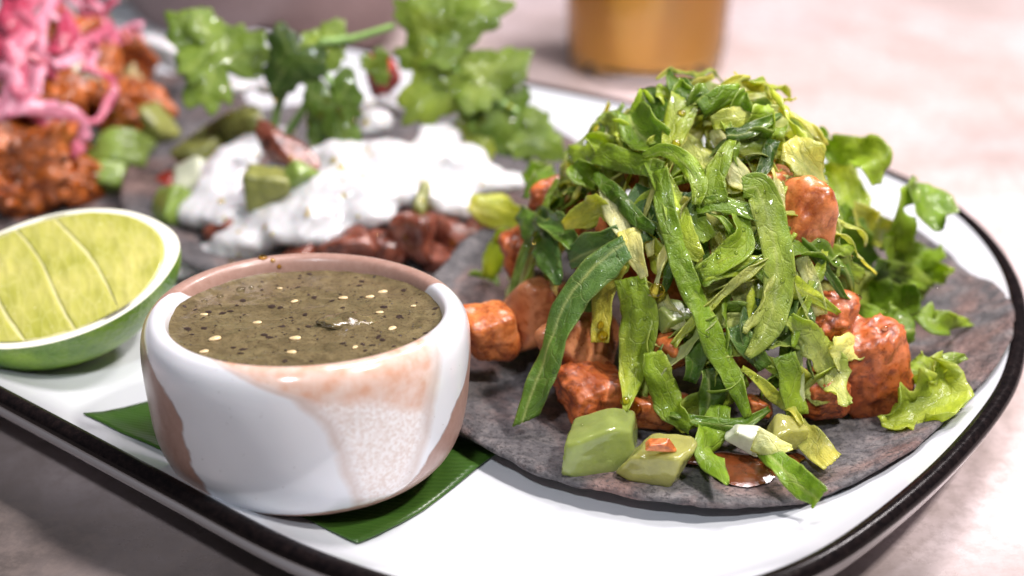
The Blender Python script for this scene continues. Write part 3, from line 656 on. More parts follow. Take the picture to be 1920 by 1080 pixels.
HERO = [
 # path in the picture (x, y, extra height), widths, colours, label, options
 ([(1175, 462, 0, -6.3), (1120, 505, 0, -6.6), (1062, 580, 0, -6.9), (1022, 690, 0, -7.3), (985, 790, 0, -7.7)], [50, 68, 58, 58, 62, 40], 'teal', 'mid', 'long dark green strip hanging from the left of the heap onto bare tortilla', dict(seed=1, slant=.9, curl=.25, off=.4)),
 ([(1160, 492), (1136, 540), (1128, 590), (1126, 642)], [40, 46, 42, 34], 'yellow', (.55, .50, .05), 'short yellow oily strip just right of the long dark green one', dict(seed=2, off=.45, mat=MT_LEAFW)),
 ([(1180, 520), (1196, 590), (1192, 680), (1172, 772, .2)], [62, 78, 74, 50, 8], 'green', 'lime', 'wide bright green folded strip hanging at the front centre, pointed tip', dict(seed=3, off=.55, curl=-.1, fold=-.35)),
 ([(1238, 318), (1250, 400), (1272, 490), (1310, 580), (1362, 690), (1402, 782)], [34, 38, 40, 44, 50, 46, 16], 'green', 'green', 'long narrow green strip running diagonally down the middle of the heap', dict(seed=4, off=.62, curl=.3)),
 ([(1392, 352), (1425, 355), (1452, 430), (1462, 520), (1446, 605), (1400, 668)], [36, 58, 62, 62, 58, 14], 'green', (.48, .54, .14), 'broad bright green strip arching down the right of the heap with pale pointed tip', dict(seed=5, off=.66, curl=.15, rib=.15)),
 ([(1305, 388), (1350, 384), (1405, 394), (1430, 402)], [30, 36, 36, 30], 'green', 'mid', 'short green strip lying level, meeting the broad arching strip', dict(seed=6, off=.5)),
 ([(1064, 288), (1110, 290), (1170, 300), (1240, 318)], [34, 52, 48, 36], 'light', 'mid', 'wide curled strip pointing left at the upper left shoulder of the heap', dict(seed=7, off=.55, curl=.7, twist=(-20, 15))),
 ([(1116, 325), (1150, 362), (1190, 410), (1228, 432)], [24, 32, 30, 20], 'mid', 'dark', 'narrow dark strip with rolled edge below the wide curled strip', dict(seed=8, off=.6, curl=1.0)),
 ([(1140, 352), (1160, 395), (1185, 440)], [36, 56, 52], 'pale', 'white', 'silvery pale strip under the narrow dark rolled strip', dict(seed=9, off=.42, mat=MT_LEAFW, slant=.5)),
 ([(972, 398), (1002, 432), (1028, 480), (1046, 535)], [30, 62, 54, 14], 'mid', 'teal', 'dark green leaf scrap with a clinging drop at the far left of the heap', dict(seed=10, off=.5, tooth=.2, curl=.5)),
 ([(1004, 400), (1040, 420), (1082, 462)], [26, 46, 30], 'teal', 'mid', 'dark green scrap folded beside the leaf with the drop', dict(seed=11, off=.4, curl=-.4)),
 ([(1056, 424), (1092, 404), (1136, 380)], [18, 52, 60], 'yellow', 'lime', 'yellow-green square-cut strip pointing left below the shoulder', dict(seed=12, off=.62, tooth=.2)),
 ([(1066, 486), (1110, 462), (1165, 442)], [44, 58, 46], 'teal', 'teal', 'bluish green wide scrap above the long hanging dark strip', dict(seed=13, off=.5, curl=.2)),
 ([(1176, 430), (1190, 470), (1208, 520)], [40, 44, 16], 'yellow', 'white', 'short strip half yellow half white, pointed at its lower end', dict(seed=14, off=.66, mat=MT_LEAFW)),
 ([(1284, 186), (1276, 225), (1262, 262), (1246, 292)], [58, 58, 46, 26], 'light', 'lime', 'bright glossy strip standing below the crest of the heap', dict(seed=15, off=.5, curl=.2)),
 ([(1372, 262), (1352, 300), (1338, 335), (1344, 380)], [16, 42, 40, 52], 'light', 'green', 'light green strip with notched edge right of the glossy one', dict(seed=16, off=.55, tooth=.25)),
 ([(1205, 294), (1250, 282), (1290, 304), (1312, 345), (1306, 384)], [14, 28, 34, 38, 18], 'green', 'light', 'thin strip bowed like an arch at the upper middle', dict(seed=17, off=.72, curl=.5)),
 ([(1220, 302), (1250, 352), (1270, 408), (1284, 455), (1316, 484)], [28, 46, 46, 58, 20], 'green', 'lime', 'yellow-green twisting strip behind the long diagonal one', dict(seed=18, off=.48, twist=(10, -35))),
 ([(1312, 514), (1350, 490), (1384, 455), (1388, 402)], [30, 52, 58, 42], 'light', 'green', 'wide light strip rising towards the broad arching strip', dict(seed=19, off=.45, fold=.3)),
 ([(1316, 520), (1380, 500), (1440, 508), (1500, 540), (1572, 588, .2)], [26, 40, 44, 40, 8], 'light', 'lime', 'light green strip sweeping right to a pointed tip over the meat', dict(seed=20, off=.5, rib=0.0, curl=.5)),
 ([(1478, 596), (1528, 640), (1560, 695), (1582, 762, .3)], [30, 52, 60, 24], 'light', 'pale', 'pale frilled strip hanging beside the big red meat piece', dict(seed=21, off=.6, tooth=.45, ruffle=.12, rib=.3)),
 ([(1560, 668), (1592, 650), (1634, 655)], [60, 60, 6], 'pale', 'pale', 'pale jagged leaf scrap stuck on the big red meat piece', dict(seed=22, off=.9, tooth=.7, ruffle=.14)),
 ([(1392, 690), (1440, 728), (1478, 762), (1504, 796)], [10, 24, 26, 8], 'lime', 'yellow', 'thin yellow-green sliver across the lower right of the heap', dict(seed=23, off=.6)),
 ([(1352, 760), (1336, 810), (1326, 850), (1366, 908)], [40, 66, 62, 8], 'green', 'green', 'bright green strip hanging low at the front, tip on the tortilla', dict(seed=24, off=.4, curl=.4)),
 ([(1432, 838), (1472, 878), (1508, 908), (1538, 936)], [40, 52, 52, 46], 'mid', 'green', 'green strip reaching over the front edge of the tortilla', dict(seed=25, off=.36, rib=.2)),
 ([(1486, 792), (1520, 826), (1562, 868)], [46, 52, 48], (.42, .46, .16), 'yellow', 'translucent pale square-cut strip lying on tortilla near its front edge', dict(seed=26, off=.25, mat=MT_LEAFW, slant=.2)),
 ([(1222, 660), (1236, 710), (1258, 760), (1292, 802)], [40, 56, 58, 26], 'light', 'green', 'crinkled light green strip low right of the folded centre strip', dict(seed=27, off=.5, ruffle=.13, tooth=.3)),
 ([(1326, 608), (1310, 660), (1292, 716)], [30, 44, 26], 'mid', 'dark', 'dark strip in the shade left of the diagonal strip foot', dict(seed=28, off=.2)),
 ([(1256, 778), (1320, 788), (1390, 790), (1444, 766)], [10, 22, 24, 12], 'mid', 'mid', 'dark narrow strip lying level low at the front', dict(seed=29, off=.55, curl=.8)),
 ([(1470, 665), (1484, 720), (1494, 778)], [46, 50, 44], 'mid', 'light', 'mid green strip hanging left of the big red meat piece', dict(seed=30, off=.45, curl=.2)),
 ([(1252, 134), (1268, 160), (1294, 188)], [6, 44, 50], 'dark', 'mid', 'dark pointed leaf tip at the very top of the heap', dict(seed=31, off=.5, view=.8)),
 ([(1212, 164), (1230, 190), (1248, 222)], [34, 40, 46], 'dark', 'mid', 'dark scrap left of the topmost leaf tip', dict(seed=32, off=.45, view=.8)),
 ([(1184, 212), (1206, 240), (1240, 275)], [50, 86, 60], 'mid', 'green', 'cupped green leaf on the upper left slope', dict(seed=33, off=.45, curl=-.5)),
 ([(1128, 218), (1150, 236), (1188, 262)], [8, 36, 44], 'lime', 'mid', 'toothed pale scrap sticking out at the upper left', dict(seed=34, off=.4, tooth=.5, view=.8)),
 ([(1316, 208), (1352, 184), (1390, 172)], [36, 44, 30], 'mid', 'green', 'rolled green strip on the crest right of the tip', dict(seed=35, off=.5, curl=1.0)),
 ([(1334, 232), (1390, 214), (1458, 212)], [30, 52, 26], 'lime', 'pale', 'pale crinkled leaf on the upper right shoulder', dict(seed=36, off=.45, tooth=.35, ruffle=.1)),
 ([(1360, 252), (1410, 240), (1466, 214)], [22, 36, 8], 'dark', 'mid', 'dark pointed strip across the upper right shoulder', dict(seed=37, off=.6)),
 ([(1380, 282), (1416, 268), (1448, 262)], [40, 64, 46], (.26, .27, .05), 'mid', 'oily brownish green leaf hollow on the right shoulder', dict(seed=38, off=.35, curl=-.6)),
 ([(1420, 336), (1440, 300), (1452, 262)], [14, 30, 26], 'dark', 'dark', 'dark strip edge on the right under the shoulder', dict(seed=39, off=.5)),
 ([(1360, 300), (1385, 330), (1400, 352)], [40, 46, 30], 'white', 'pale', 'white rib piece peeking out above the arching strip', dict(seed=40, off=.3, mat=MT_LEAFW)),
 ([(1480, 262), (1510, 300), (1552, 345)], [46, 82, 40], 'yellow', 'pale', 'pale yellow frilled leaf behind the right shoulder', dict(seed=41, off=.5, tooth=.4, ruffle=.14)),
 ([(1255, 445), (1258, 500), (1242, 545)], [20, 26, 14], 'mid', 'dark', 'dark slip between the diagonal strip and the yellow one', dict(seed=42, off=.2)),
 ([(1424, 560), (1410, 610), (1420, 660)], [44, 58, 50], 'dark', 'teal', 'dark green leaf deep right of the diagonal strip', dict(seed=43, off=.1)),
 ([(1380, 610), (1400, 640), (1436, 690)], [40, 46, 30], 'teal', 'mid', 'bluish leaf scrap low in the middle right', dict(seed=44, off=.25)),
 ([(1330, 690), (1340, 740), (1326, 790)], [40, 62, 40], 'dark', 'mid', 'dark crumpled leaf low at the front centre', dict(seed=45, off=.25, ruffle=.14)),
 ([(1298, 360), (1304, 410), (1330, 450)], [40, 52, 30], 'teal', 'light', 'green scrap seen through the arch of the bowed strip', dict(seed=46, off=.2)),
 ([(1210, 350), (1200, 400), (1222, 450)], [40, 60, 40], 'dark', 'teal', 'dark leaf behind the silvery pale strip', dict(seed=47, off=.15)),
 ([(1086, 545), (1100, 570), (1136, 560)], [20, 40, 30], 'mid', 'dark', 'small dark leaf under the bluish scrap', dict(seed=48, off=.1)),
 ([(1500, 480), (1520, 530), (1540, 590)], [30, 36, 24], 'pale', 'white', 'small pale rib piece between the right meat pieces', dict(seed=49, off=.3, mat=MT_LEAFW)),
]
for pth, w, a, b_, lab, kw in HERO: strip(D1, pth, w, a, b_, lab, **kw)

# looser leaves behind the heap on the right, out of focus
BACK = [
 ([(1540, 240), (1546, 276), (1590, 284), (1636, 300), (1642, 345)], [8, 26, 46, 56, 14], 'green', 'light', 'curled lettuce leaf with thin upturned tip behind the heap on the right', .9, -1.5),
 ([(1560, 300), (1580, 350), (1600, 410)], [30, 56, 50], 'lime', 'green', 'pale leaf standing behind the orange meat on the right', .4, -1.2),
 ([(1722, 345), (1735, 392), (1765, 432)], [30, 92, 20], 'green', 'mid', 'broad rounded lettuce leaf at the far right of the tortilla', .8, -1.6),
 ([(1710, 345), (1690, 400), (1680, 470)], [20, 46, 44], 'green', 'light', 'upright leaf edge left of the broad rounded leaf', .8, -1.6),
 ([(1560, 400), (1590, 450), (1626, 520)], [50, 70, 50], 'green', 'mid', 'dark leaf right of the orange meat', .2, -1.8),
 ([(1600, 400), (1650, 440), (1690, 450)], [36, 50, 40], 'yellow', 'lime', 'yellow-green leaf scrap in the right cluster', .5, -1.8),
 ([(1660, 470), (1710, 480), (1770, 470)], [40, 50, 30], 'light', 'green', 'light leaf lying level in the right cluster', .5, -2.4),
 ([(1700, 520), (1750, 515), (1788, 510)], [36, 44, 12], 'green', 'light', 'small leaf tip pointing right in the right cluster', .4, -2.6),
 ([(1620, 560), (1670, 570), (1724, 560)], [50, 64, 40], 'green', 'mid', 'green folded leaf in the middle of the right cluster', .3, -3.4),
 ([(1590, 600), (1650, 610), (1716, 612)], [40, 76, 40], 'green', 'mid', 'dark broad leaf low in the right cluster', .2, -3.8),
 ([(1725, 580), (1760, 605), (1816, 602)], [40, 46, 6], 'mid', 'light', 'pointed leaf curling up above the bare tortilla on the right', .3, -3.6),
 ([(1580, 500), (1610, 540), (1640, 580)], [26, 50, 30], 'pale', 'light', 'pale leaf scrap in the lower right cluster', .4, -3.0),
 ([(1640, 500), (1690, 520), (1740, 545)], [26, 46, 30], 'teal', 'light', 'bluish green leaf piece in the right cluster', .5, -2.8),
 ([(1470, 225), (1490, 250), (1500, 300)], [10, 44, 50], 'lime', 'pale', 'pale frilled leaf edge behind the right shoulder', .9, -2.0),
 ([(1180, 330), (1110, 340), (1040, 350)], [40, 44, 20], 'mid', 'light', 'green leaf poking out left at the back of the heap', .4, -1.0),
 ([(1040, 330), (1010, 350), (985, 372)], [30, 40, 10], 'green', 'mid', 'small green leaf at the far left back of the heap', .3, -1.0),
]
rng = random.Random(3)
for k, (pth, w, a, b_, lab, h, yy) in enumerate(BACK):
    pts = [aty(x, y, yy+.9*math.sin(i*1.3+k)) for i, (x, y) in enumerate(pth)]
    for p in pts: p.z = max(p.z, .95)
    ws = [1.3*px_to_cm(pts[min(len(pts)-1, i)], x) for i, x in enumerate(w)]
    o = ribbon('lettuce_leaf', pts, ws, a, b_, seed=60+k, ruffle=.14, tooth=.2, curl=rng.uniform(-.5, .6), twist=(rng.uniform(-25, 25), rng.uniform(-25, 25)))
    tag(recenter(o), lab, 'lettuce', 'loose lettuce leaves round the nearest taco')
# curly scrap on the bare tortilla at the right
pts = [Vector(p) for p in ((7.4, -7.35, 1.0), (8.0, -7.25, 1.05), (8.55, -6.75, 1.2), (8.62, -6.0, 1.45), (8.2, -5.3, 1.6))]
pts = [atz(1652, 792, .8), atz(1700, 776, .85), atz(1752, 748, 1.05), atz(1752, 702, 1.2), atz(1722, 668, 1.3)]
o = ribbon('lettuce_leaf', pts, [.25, .85, 1.05, .95, .2], 'lime', (.30, .42, .06), seed=80, tooth=.75, ruffle=.2, rf=3.5, curl=-.7, twist=(0, 20))
tag(recenter(o), 'curly toothed yellow-green lettuce scrap alone on the right of the tortilla', 'lettuce')
pts = [atz(1742, 716, 1.2), atz(1766, 684, 1.4), atz(1810, 668, 1.5)]
o = ribbon('lettuce_leaf', pts, [.2, .5, .05], 'lime', 'green', seed=81, tooth=.8, ruffle=.12)
tag(recenter(o), 'small star-like lettuce tip behind the curly scrap', 'lettuce')

# shreds filling the heap
rng = random.Random(11)
ZONES = {}
def zone_of(x, y, q): return 'near the crest' if q < .4 else ('low at the front' if y < -5.6 else ('on the left slope' if x < 3.4 else 'on the right slope' if x > 5.2 else 'in the middle'))
SHADE = dict(dark='dark green', mid='mid green', green='bright green', teal='bluish green', light='light green', lime='yellow-green', yellow='pale yellow', pale='pale', white='whitish')
def shred(k, kind):
    while True:
        a = rng.random()*2*PI; q = math.sqrt(rng.random())*.98
        x, y = D1.cx+D1.rx*q*math.cos(a), D1.cy+D1.ry*q*math.sin(a)
        if kind == 'front' and not (2.6 < x < 6.6 and -7.4 < y < -4.6): continue
        if y < 1.9 and not (x > 6.7 and y < -1.5) and not (q > .93 and y < -5.5) and not (x < 2.3 and y < -4.2): break
    long_ = kind != 'shred'
    p = Vector((x, y, D1.z(x, y)+(rng.uniform(.0, .45) if kind == 'sliver' else rng.uniform(-.5, .05) if long_ else rng.uniform(-.9, -.25)))); nn = D1.normal(p)
    down = Vector((nn.x, nn.y, 0)); down = (down-nn*down.dot(nn)); down = down.normalized() if down.length > .1 else Vector((1, 0, 0))
    ang = rng.gauss(0, 38) if long_ else rng.uniform(0, 180)
    d = Matrix.Rotation(R(ang), 3, nn) @ down; L = rng.uniform(.7, 1.7) if long_ else rng.uniform(.4, 1.0)
    pts = []
    for f in (-1, -.5, 0, .5, 1):
        b = p+d*L*f; zz = max(D1.z(b.x, b.y), D1.base)+(p.z-D1.z(x, y)); b = Vector((b.x, b.y, .35*b.z+.65*zz))+nn*rng.uniform(-.08, .16); b.z = max(b.z, .85); pts.append(b)
    c1 = rng.choice(['light', 'lime', 'pale', 'yellow', 'green']) if kind == 'sliver' else rng.choice(['mid', 'green', 'green', 'teal', 'light', 'light', 'lime', 'lime', 'yellow', 'yellow', 'pale', 'pale']); c2 = rng.choice(['mid', 'green', 'light', 'lime', 'yellow', 'teal', 'pale', 'white'])
    w = rng.uniform(.10, .24) if kind == 'sliver' else rng.uniform(.28, .55) if long_ else rng.uniform(.3, .75)
    o = ribbon('lettuce_strip' if long_ else 'lettuce_shred', pts, [w*.5, w, w*.9, w, w*rng.choice([.15, .5, .8])], c1, c2, seed=100+k, nrm=(nn+TOCAM*.4+Vector((rng.uniform(-.6, .6), rng.uniform(-.6, .6), 0))).normalized(),
               curl=rng.uniform(-.6, .5), twist=(rng.uniform(-60, 60), rng.uniform(-60, 60)), nw=9, tooth=rng.choice([0, .1, .35, .5]), ruffle=rng.uniform(.03, .12), rib=rng.choice([None, None, 0.2, -.5]), crinkle=.08, mat=MT_LEAFW if c1 in ('pale', 'yellow') else MT_LEAF)
    if kind == 'sliver': o.name = 'lettuce_sliver'
    zn = zone_of(x, y, q); tag(recenter(o), f'{"thin" if kind == "sliver" else "narrow" if long_ else "short"} {SHADE[c1]} lettuce {"sliver lying" if kind == "sliver" else "strip draped" if long_ else "shred tucked in"} {zn} of the heap', 'lettuce', f'{SHADE[c1]} {"slivers" if kind == "sliver" else "strips" if long_ else "shreds"} {zn} of the heap')
for k in range(105): shred(k, 'shred')
for k in range(120, 172): shred(k, 'strip')
for k in range(200, 222): shred(k, 'front')
for k in range(230, 275): shred(k, 'sliver')

TIPS = [((1172, 205), (1140, 250), 'mid'), ((1205, 172), (1200, 230), 'green'), ((1322, 158), (1310, 215), 'dark'), ((1352, 160), (1340, 215), 'lime'), ((1398, 178), (1375, 235), 'mid'), ((1440, 196), (1410, 250), 'green'), ((1476, 232), (1440, 280), 'lime'),
        ((1098, 256), (1140, 300), 'light'), ((1072, 310), (1120, 335), 'green'), ((1150, 226), (1175, 285), 'lime'), ((1282, 150), (1285, 205), 'green'), ((1232, 158), (1250, 210), 'lime')]
for k, (a, b, c1) in enumerate(TIPS):
    p1 = D1.hit(b[0], b[1], .1); p0 = aty(a[0], a[1], p1.y+.15); md_ = (p0+p1)/2+Vector((.12*math.sin(k*3), -.12, .1))
    o = ribbon('lettuce_tip', [p1, md_, p0], [.55, .5, .05], c1, 'light' if k % 2 else 'green', seed=300+k, tooth=.45, ruffle=.12, curl=-.5, twist=(-25, 30), nw=11)
    side = 'left outline' if a[0] < 1200 else 'crest' if a[0] < 1380 else 'right outline'
    tag(recenter(o), f'{("small", "ragged", "curled", "upright", "slanting", "thin")[k % 6]} {SHADE[c1]} lettuce tip sticking up along the {side} of the heap', 'lettuce', 'lettuce tips along the outline of the heap')

# ------------------------------------------------------------------ meat on the nearest taco
MEAT = [
 ((916, 625), 1.9, (.62, .60, .72), MT_MEAT, 2.3, 'lumpy orange meat piece nearest the cup, left of the heap', (10, 0, 20), None),
 ((1005, 590), 1.7, (.85, .75, .90), MT_MEATP, 3.8, 'smooth pale orange meat cube behind the long hanging strip', (0, 14, 30), None),
 ((1088, 655), 1.75, (.72, .7, .85), MT_MEATP, 3.8, 'pale orange meat cube right of the long hanging strip', (8, -10, -20), None),
 ((1118, 738), 1.25, (.80, .65, .62), MT_MEATR, 2.5, 'rough red-orange meat lump above the green tomatillo cube', (0, 0, 15), None),
 ((1048, 385), 2.8, (.75, .7, .7), MT_MEATR, 2.5, 'dark orange meat lump at the upper left under lettuce', (0, 0, 10), None),
 ((975, 465), 2.2, (.5, .55, .6), MT_MEATR, 2.5, 'small meat lump in the shade at the left edge', (0, 0, 0), None),
 ((1494, 425), 3.6, (.80, .8, 1.25), MT_MEAT, 2.5, 'tall glossy orange meat piece at the right shoulder', (0, 12, 10), None),
 ((1444, 345), 4.2, (.50, .5, .45), MT_MEATP, 2.6, 'small pale meat lump above the glossy orange piece', (0, 0, 30), None),
 ((1414, 310), 4.5, (.35, .35, .35), MT_MEAT, 2.3, 'little oily meat bit near the right shoulder', (0, 0, 0), None),
 ((1626, 680), 1.75, (.92, .9, 1.0), MT_MEATR, 2.2, 'big crumbly red meat lump at the right foot of the heap', (0, -25, 10), None),
 ((1560, 590), 2.2, (.65, .7, .6), MT_MEATR, 2.4, 'red meat piece behind the big crumbly lump', (0, 10, 0), None),
 ((1540, 740), 1.3, (.7, .6, .55), MT_MEATR, 2.3, 'dark red meat piece left of the big crumbly lump', (0, 0, 0), None),
 ((1262, 650), 2.1, (.55, .5, .5), MT_MEAT, 2.6, 'meat bit glimpsed between the centre strips', (0, 0, 40), None),
 ((1225, 772), 1.1, (.7, .45, .42), MT_MEAT, 2.4, 'low meat piece behind the tomatillo cubes', (0, 0, -15), None),
 ((1424, 762), 1.2, (.28, .28, .26), MT_MEAT, 2.3, 'tiny meat bit at the lower right of the heap', (0, 0, 0), None),
 ((1400, 690), 1.5, (.6, .6, .6), MT_MEATR, 2.4, 'dark meat piece deep in the lower middle of the heap', (0, 0, 0), None),
 ((1330, 560), 3.2, (1.3, 1.1, 1.2), MT_MEATR, 2.4, 'large meat piece buried in the middle of the heap', (0, 0, 0), None),
 ((1310, 370), 4.2, (1.3, 1.2, 1.1), MT_MEATR, 2.4, 'meat piece buried under the crest of the heap', (0, 0, 0), None),
 ((1180, 480), 3.2, (1.0, 1.0, 1.1), MT_MEATR, 2.4, 'meat piece buried in the left of the heap', (0, 0, 0), None),
]
for k, ((x, y), z, sz, mt, bx, lab, rot, _) in enumerate(MEAT):
    p = D1.hit(x, y, -1.0 if 1200 < x < 1480 and y > 500 else -.5) if z > 2.05 or 1200 < x < 1450 else atz(x, y, max(z*.85, .95))
    if 'buried' in lab or 'deep' in lab: p = p + Vector((0, 1.3, -.4))
    o = chunk('chicken_piece', p, sz, rot, mt, 20+k, box=bx, rough=.16 if bx < 3 else .08, fine=.022 if mt is MT_MEATR else .012, sub=5, fibre=.13 if mt is MT_MEATR else .05, cuts=7)
    tag(o, lab, 'meat', 'chilli meat pieces of the nearest taco')
# sauce pooled on the tortilla
v = []; n = 60
cen = atz(1395, 880, .62)
for i in range(12):
    for k in range(n):
        a = 2*PI*k/n; q = i/11; rr = (1.0+.25*math.sin(3*a)+.2*fbm((math.cos(a), math.sin(a), 0), 2, 3, 3))*q
        v.append(Vector((cen.x+1.05*rr*math.cos(a), cen.y+.55*rr*math.sin(a)+.25, cen.z-.06+.06*(1-q**4))))
o = mesh_obj('sauce_pool', v, [tuple(reversed(f)) for f in grid_faces(12, n, wrap_v=True)], MT_SAUCE); tag(o, 'dark red sauce pooled on the tortilla at the front', 'sauce')

# tomatillo, onion and chilli dice at the front
def cutdice(name, p, sz, rot, mt, seed, lab, cat, box=7, rough=.05, taper=.10, **kw):
    o = chunk(name, p, sz, rot, mt, seed, box=box, rough=rough, fine=.012, sub=5, taper=taper, cuts=2); return tag(o, lab, cat, **kw)
cutdice('tomatillo_cube', atz(1124, 822, 1.0), (.72, .5, .52), (14, -4, 8), MT_TOMAT, 3, 'large translucent green tomatillo cube at the front left of the tortilla', 'tomatillo')
cutdice('tomatillo_cube', atz(1240, 866, .88), (.58, .45, .42), (10, 6, -14), MT_TOMATW, 4, 'smaller yellowish tomatillo cube carrying a red chilli bit', 'tomatillo', box=5, rough=.12)
cutdice('chilli_bit', atz(1234, 836, 1.42), (.27, .11, .10), (0, 5, 4), MT_MEAT, 5, 'small red-orange chilli bit lying on the smaller tomatillo cube', 'chilli', box=4)
cutdice('onion_dice', atz(1398, 818, 1.0), (.34, .2, .2), (10, 20, -25), MT_ONION, 6, 'white onion dice at the front of the heap', 'onion')
o = ribbon('onion_sliver', [atz(1415, 822, 1.15), atz(1446, 838, 1.15), atz(1484, 838, 1.1)], [.5, .42, .08], 'white', 'pale', mat=MT_LEAFW, seed=7, ruffle=.06, curl=.6)
tag(recenter(o), 'pale onion sliver pointing right from the white onion dice', 'onion')
cutdice('tomatillo_cube', atz(1475, 812, 1.0), (.42, .3, .3), (0, 10, 20), MT_TOMATW, 8, 'half hidden pale tomatillo cube behind the translucent strip', 'tomatillo')
cutdice('tomatillo_cube', D1.hit(1262, 590, -.35), (.36, .3, .3), (20, 10, 30), MT_TOMAT, 9, 'dull green cube deep between the centre strips', 'tomatillo')

# ------------------------------------------------------------------ crema taco behind the cup
def blobs(name, items, mat, voxel, smooth_it=8, seed=0, amp=.05):
    """melt ellipsoids together into one skin"""
    v = []; f = []; vs, fs = ico(3)
    for (c, s, rz) in items:
        b = len(v); M3 = Euler((0, 0, R(rz))).to_matrix()
        v += [Vector(c)+M3@Vector((p.x*s[0], p.y*s[1], p.z*s[2])) for p in vs]; f += [tuple(i+b for i in t) for t in fs]
    o = mesh_obj(name, v, f, mat)
    md = o.modifiers.new('melt', 'REMESH'); md.mode = 'VOXEL'; md.voxel_size = voxel; md.use_smooth_shade = True
    sm = o.modifiers.new('smooth', 'SMOOTH'); sm.factor = .5; sm.iterations = smooth_it
    dg = bpy.context.evaluated_depsgraph_get(); me = bpy.data.meshes.new_from_object(o.evaluated_get(dg))
    o.modifiers.clear(); old = o.data; o.data = me; bpy.data.meshes.remove(old)
    for vv in me.vertices:
        vv.co += vv.normal*amp*fbm(vv.co, 1.1, 3, seed)
    me.polygons.foreach_set('use_smooth', [True]*len(me.polygons))
    if not me.materials: me.materials.append(mat)
    return o
CR = [((395, 395), (.9, .8, .5)), ((430, 320), (.75, .7, .55)), ((455, 285), (.7, .6, .5)), ((520, 330), (.7, .6, .35)), ((560, 300), (.6, .55, .35)), ((480, 440), (1.0, .7, .45)), ((370, 480), (.7, .6, .4)),
      ((560, 430), (.9, .7, .5)), ((600, 390), (.9, .8, .6)), ((640, 350), (.9, .8, .6)), ((620, 440), (.6, .5, .45)), ((700, 350), (.9, .8, .6)), ((690, 400), (.7, .6, .5)), ((760, 330), (.8, .7, .6)),
      ((800, 290), (.7, .7, .6)), ((820, 255), (.6, .6, .55)), ((860, 240), (.55, .5, .6)), ((860, 300), (.7, .6, .6)), ((890, 340), (.8, .7, .5)), ((850, 390), (.6, .5, .45)), ((940, 345), (.7, .5, .4)), ((985, 340), (.45, .4, .3)),
      ((640, 290), (.7, .7, .5)), ((720, 290), (.7, .7, .5)), ((700, 230), (.6, .6, .5)), ((740, 200), (.6, .6, .5)), ((520, 250), (.5, .5, .4)), ((500, 160), (.35, .4, .35)), ((415, 165), (.8, .5, .3)), ((345, 500), (.4, .4, .3)), ((430, 400), (.8, .7, .5)), ((415, 350), (.7, .6, .5)), ((520, 400), (.8, .6, .4)), ((450, 470), (.8, .5, .35)), ((580, 350), (.7, .6, .45)), ((780, 360), (.7, .6, .45))]
it = [(D2.hit(x, y, -.12), (s[0]*1.12, s[1]*1.08, s[2]*.72), (i*37) % 40-20) for i, ((x, y), s) in enumerate(CR)]
o = blobs('crema', it, MT_CREMA, .1, 26, 3, .15); tag(recenter(o), 'thick white crema spooned over the middle taco', 'crema')
o = chunk('crema_dab', aty(305, 95, 13.5), (.9, .5, .45), (0, 20, -20), MT_CREMA, 5, box=2, rough=.2); tag(o, 'dab of white crema behind the left taco', 'crema')

FILL = [((650, 462), (.72, .6, .5), MT_BROWN, 'dark glossy brown filling lump just above the cup rim'), ((730, 470), (.62, .5, .42), MT_BROWN, 'brown filling lump above the middle of the cup rim'),
        ((775, 432), (.85, .6, .55), MT_BROWN, 'reddish brown filling piece under the crema front'), ((850, 445), (.6, .5, .42), MT_BROWN, 'reddish filling lump left of the nearest taco'),
        ((830, 490), (.7, .5, .4), MT_BROWN, 'low brown filling piece right above the cup'), ((905, 430), (.6, .5, .4), MT_BROWN, 'brown filling bit beside the lettuce heap'),
        ((560, 485), (.7, .5, .3), MT_BROWN, 'brown filling slice at the left front of the crema'), ((415, 435), (.7, .5, .35), MT_BROWN, 'brown filling bit at the left of the crema'),
        ((715, 145), (.5, .5, .6), MT_REDDICE, 'red dice piece at the back between the herb leaves'), ((530, 285), (1.0, .35, .35), MT_BROWN, 'long brown filling strip across the crema at the left'),
        ((915, 225), (.22, .2, .5), MT_BROWN, 'thin dark stem piece behind the crema peak')]
for k, ((x, y), sz, mt, lab) in enumerate(FILL):
    o = chunk('filling_piece', D2.hit(x, y, .0 if y > 380 else .35), sz, (k*17 % 30, k*23 % 30, -25 if 'strip' in lab else k*40), mt, 50+k, box=2.6, rough=.15, fine=.03, cuts=5, fibre=.12); tag(o, lab, 'filling', 'brown filling of the middle taco')
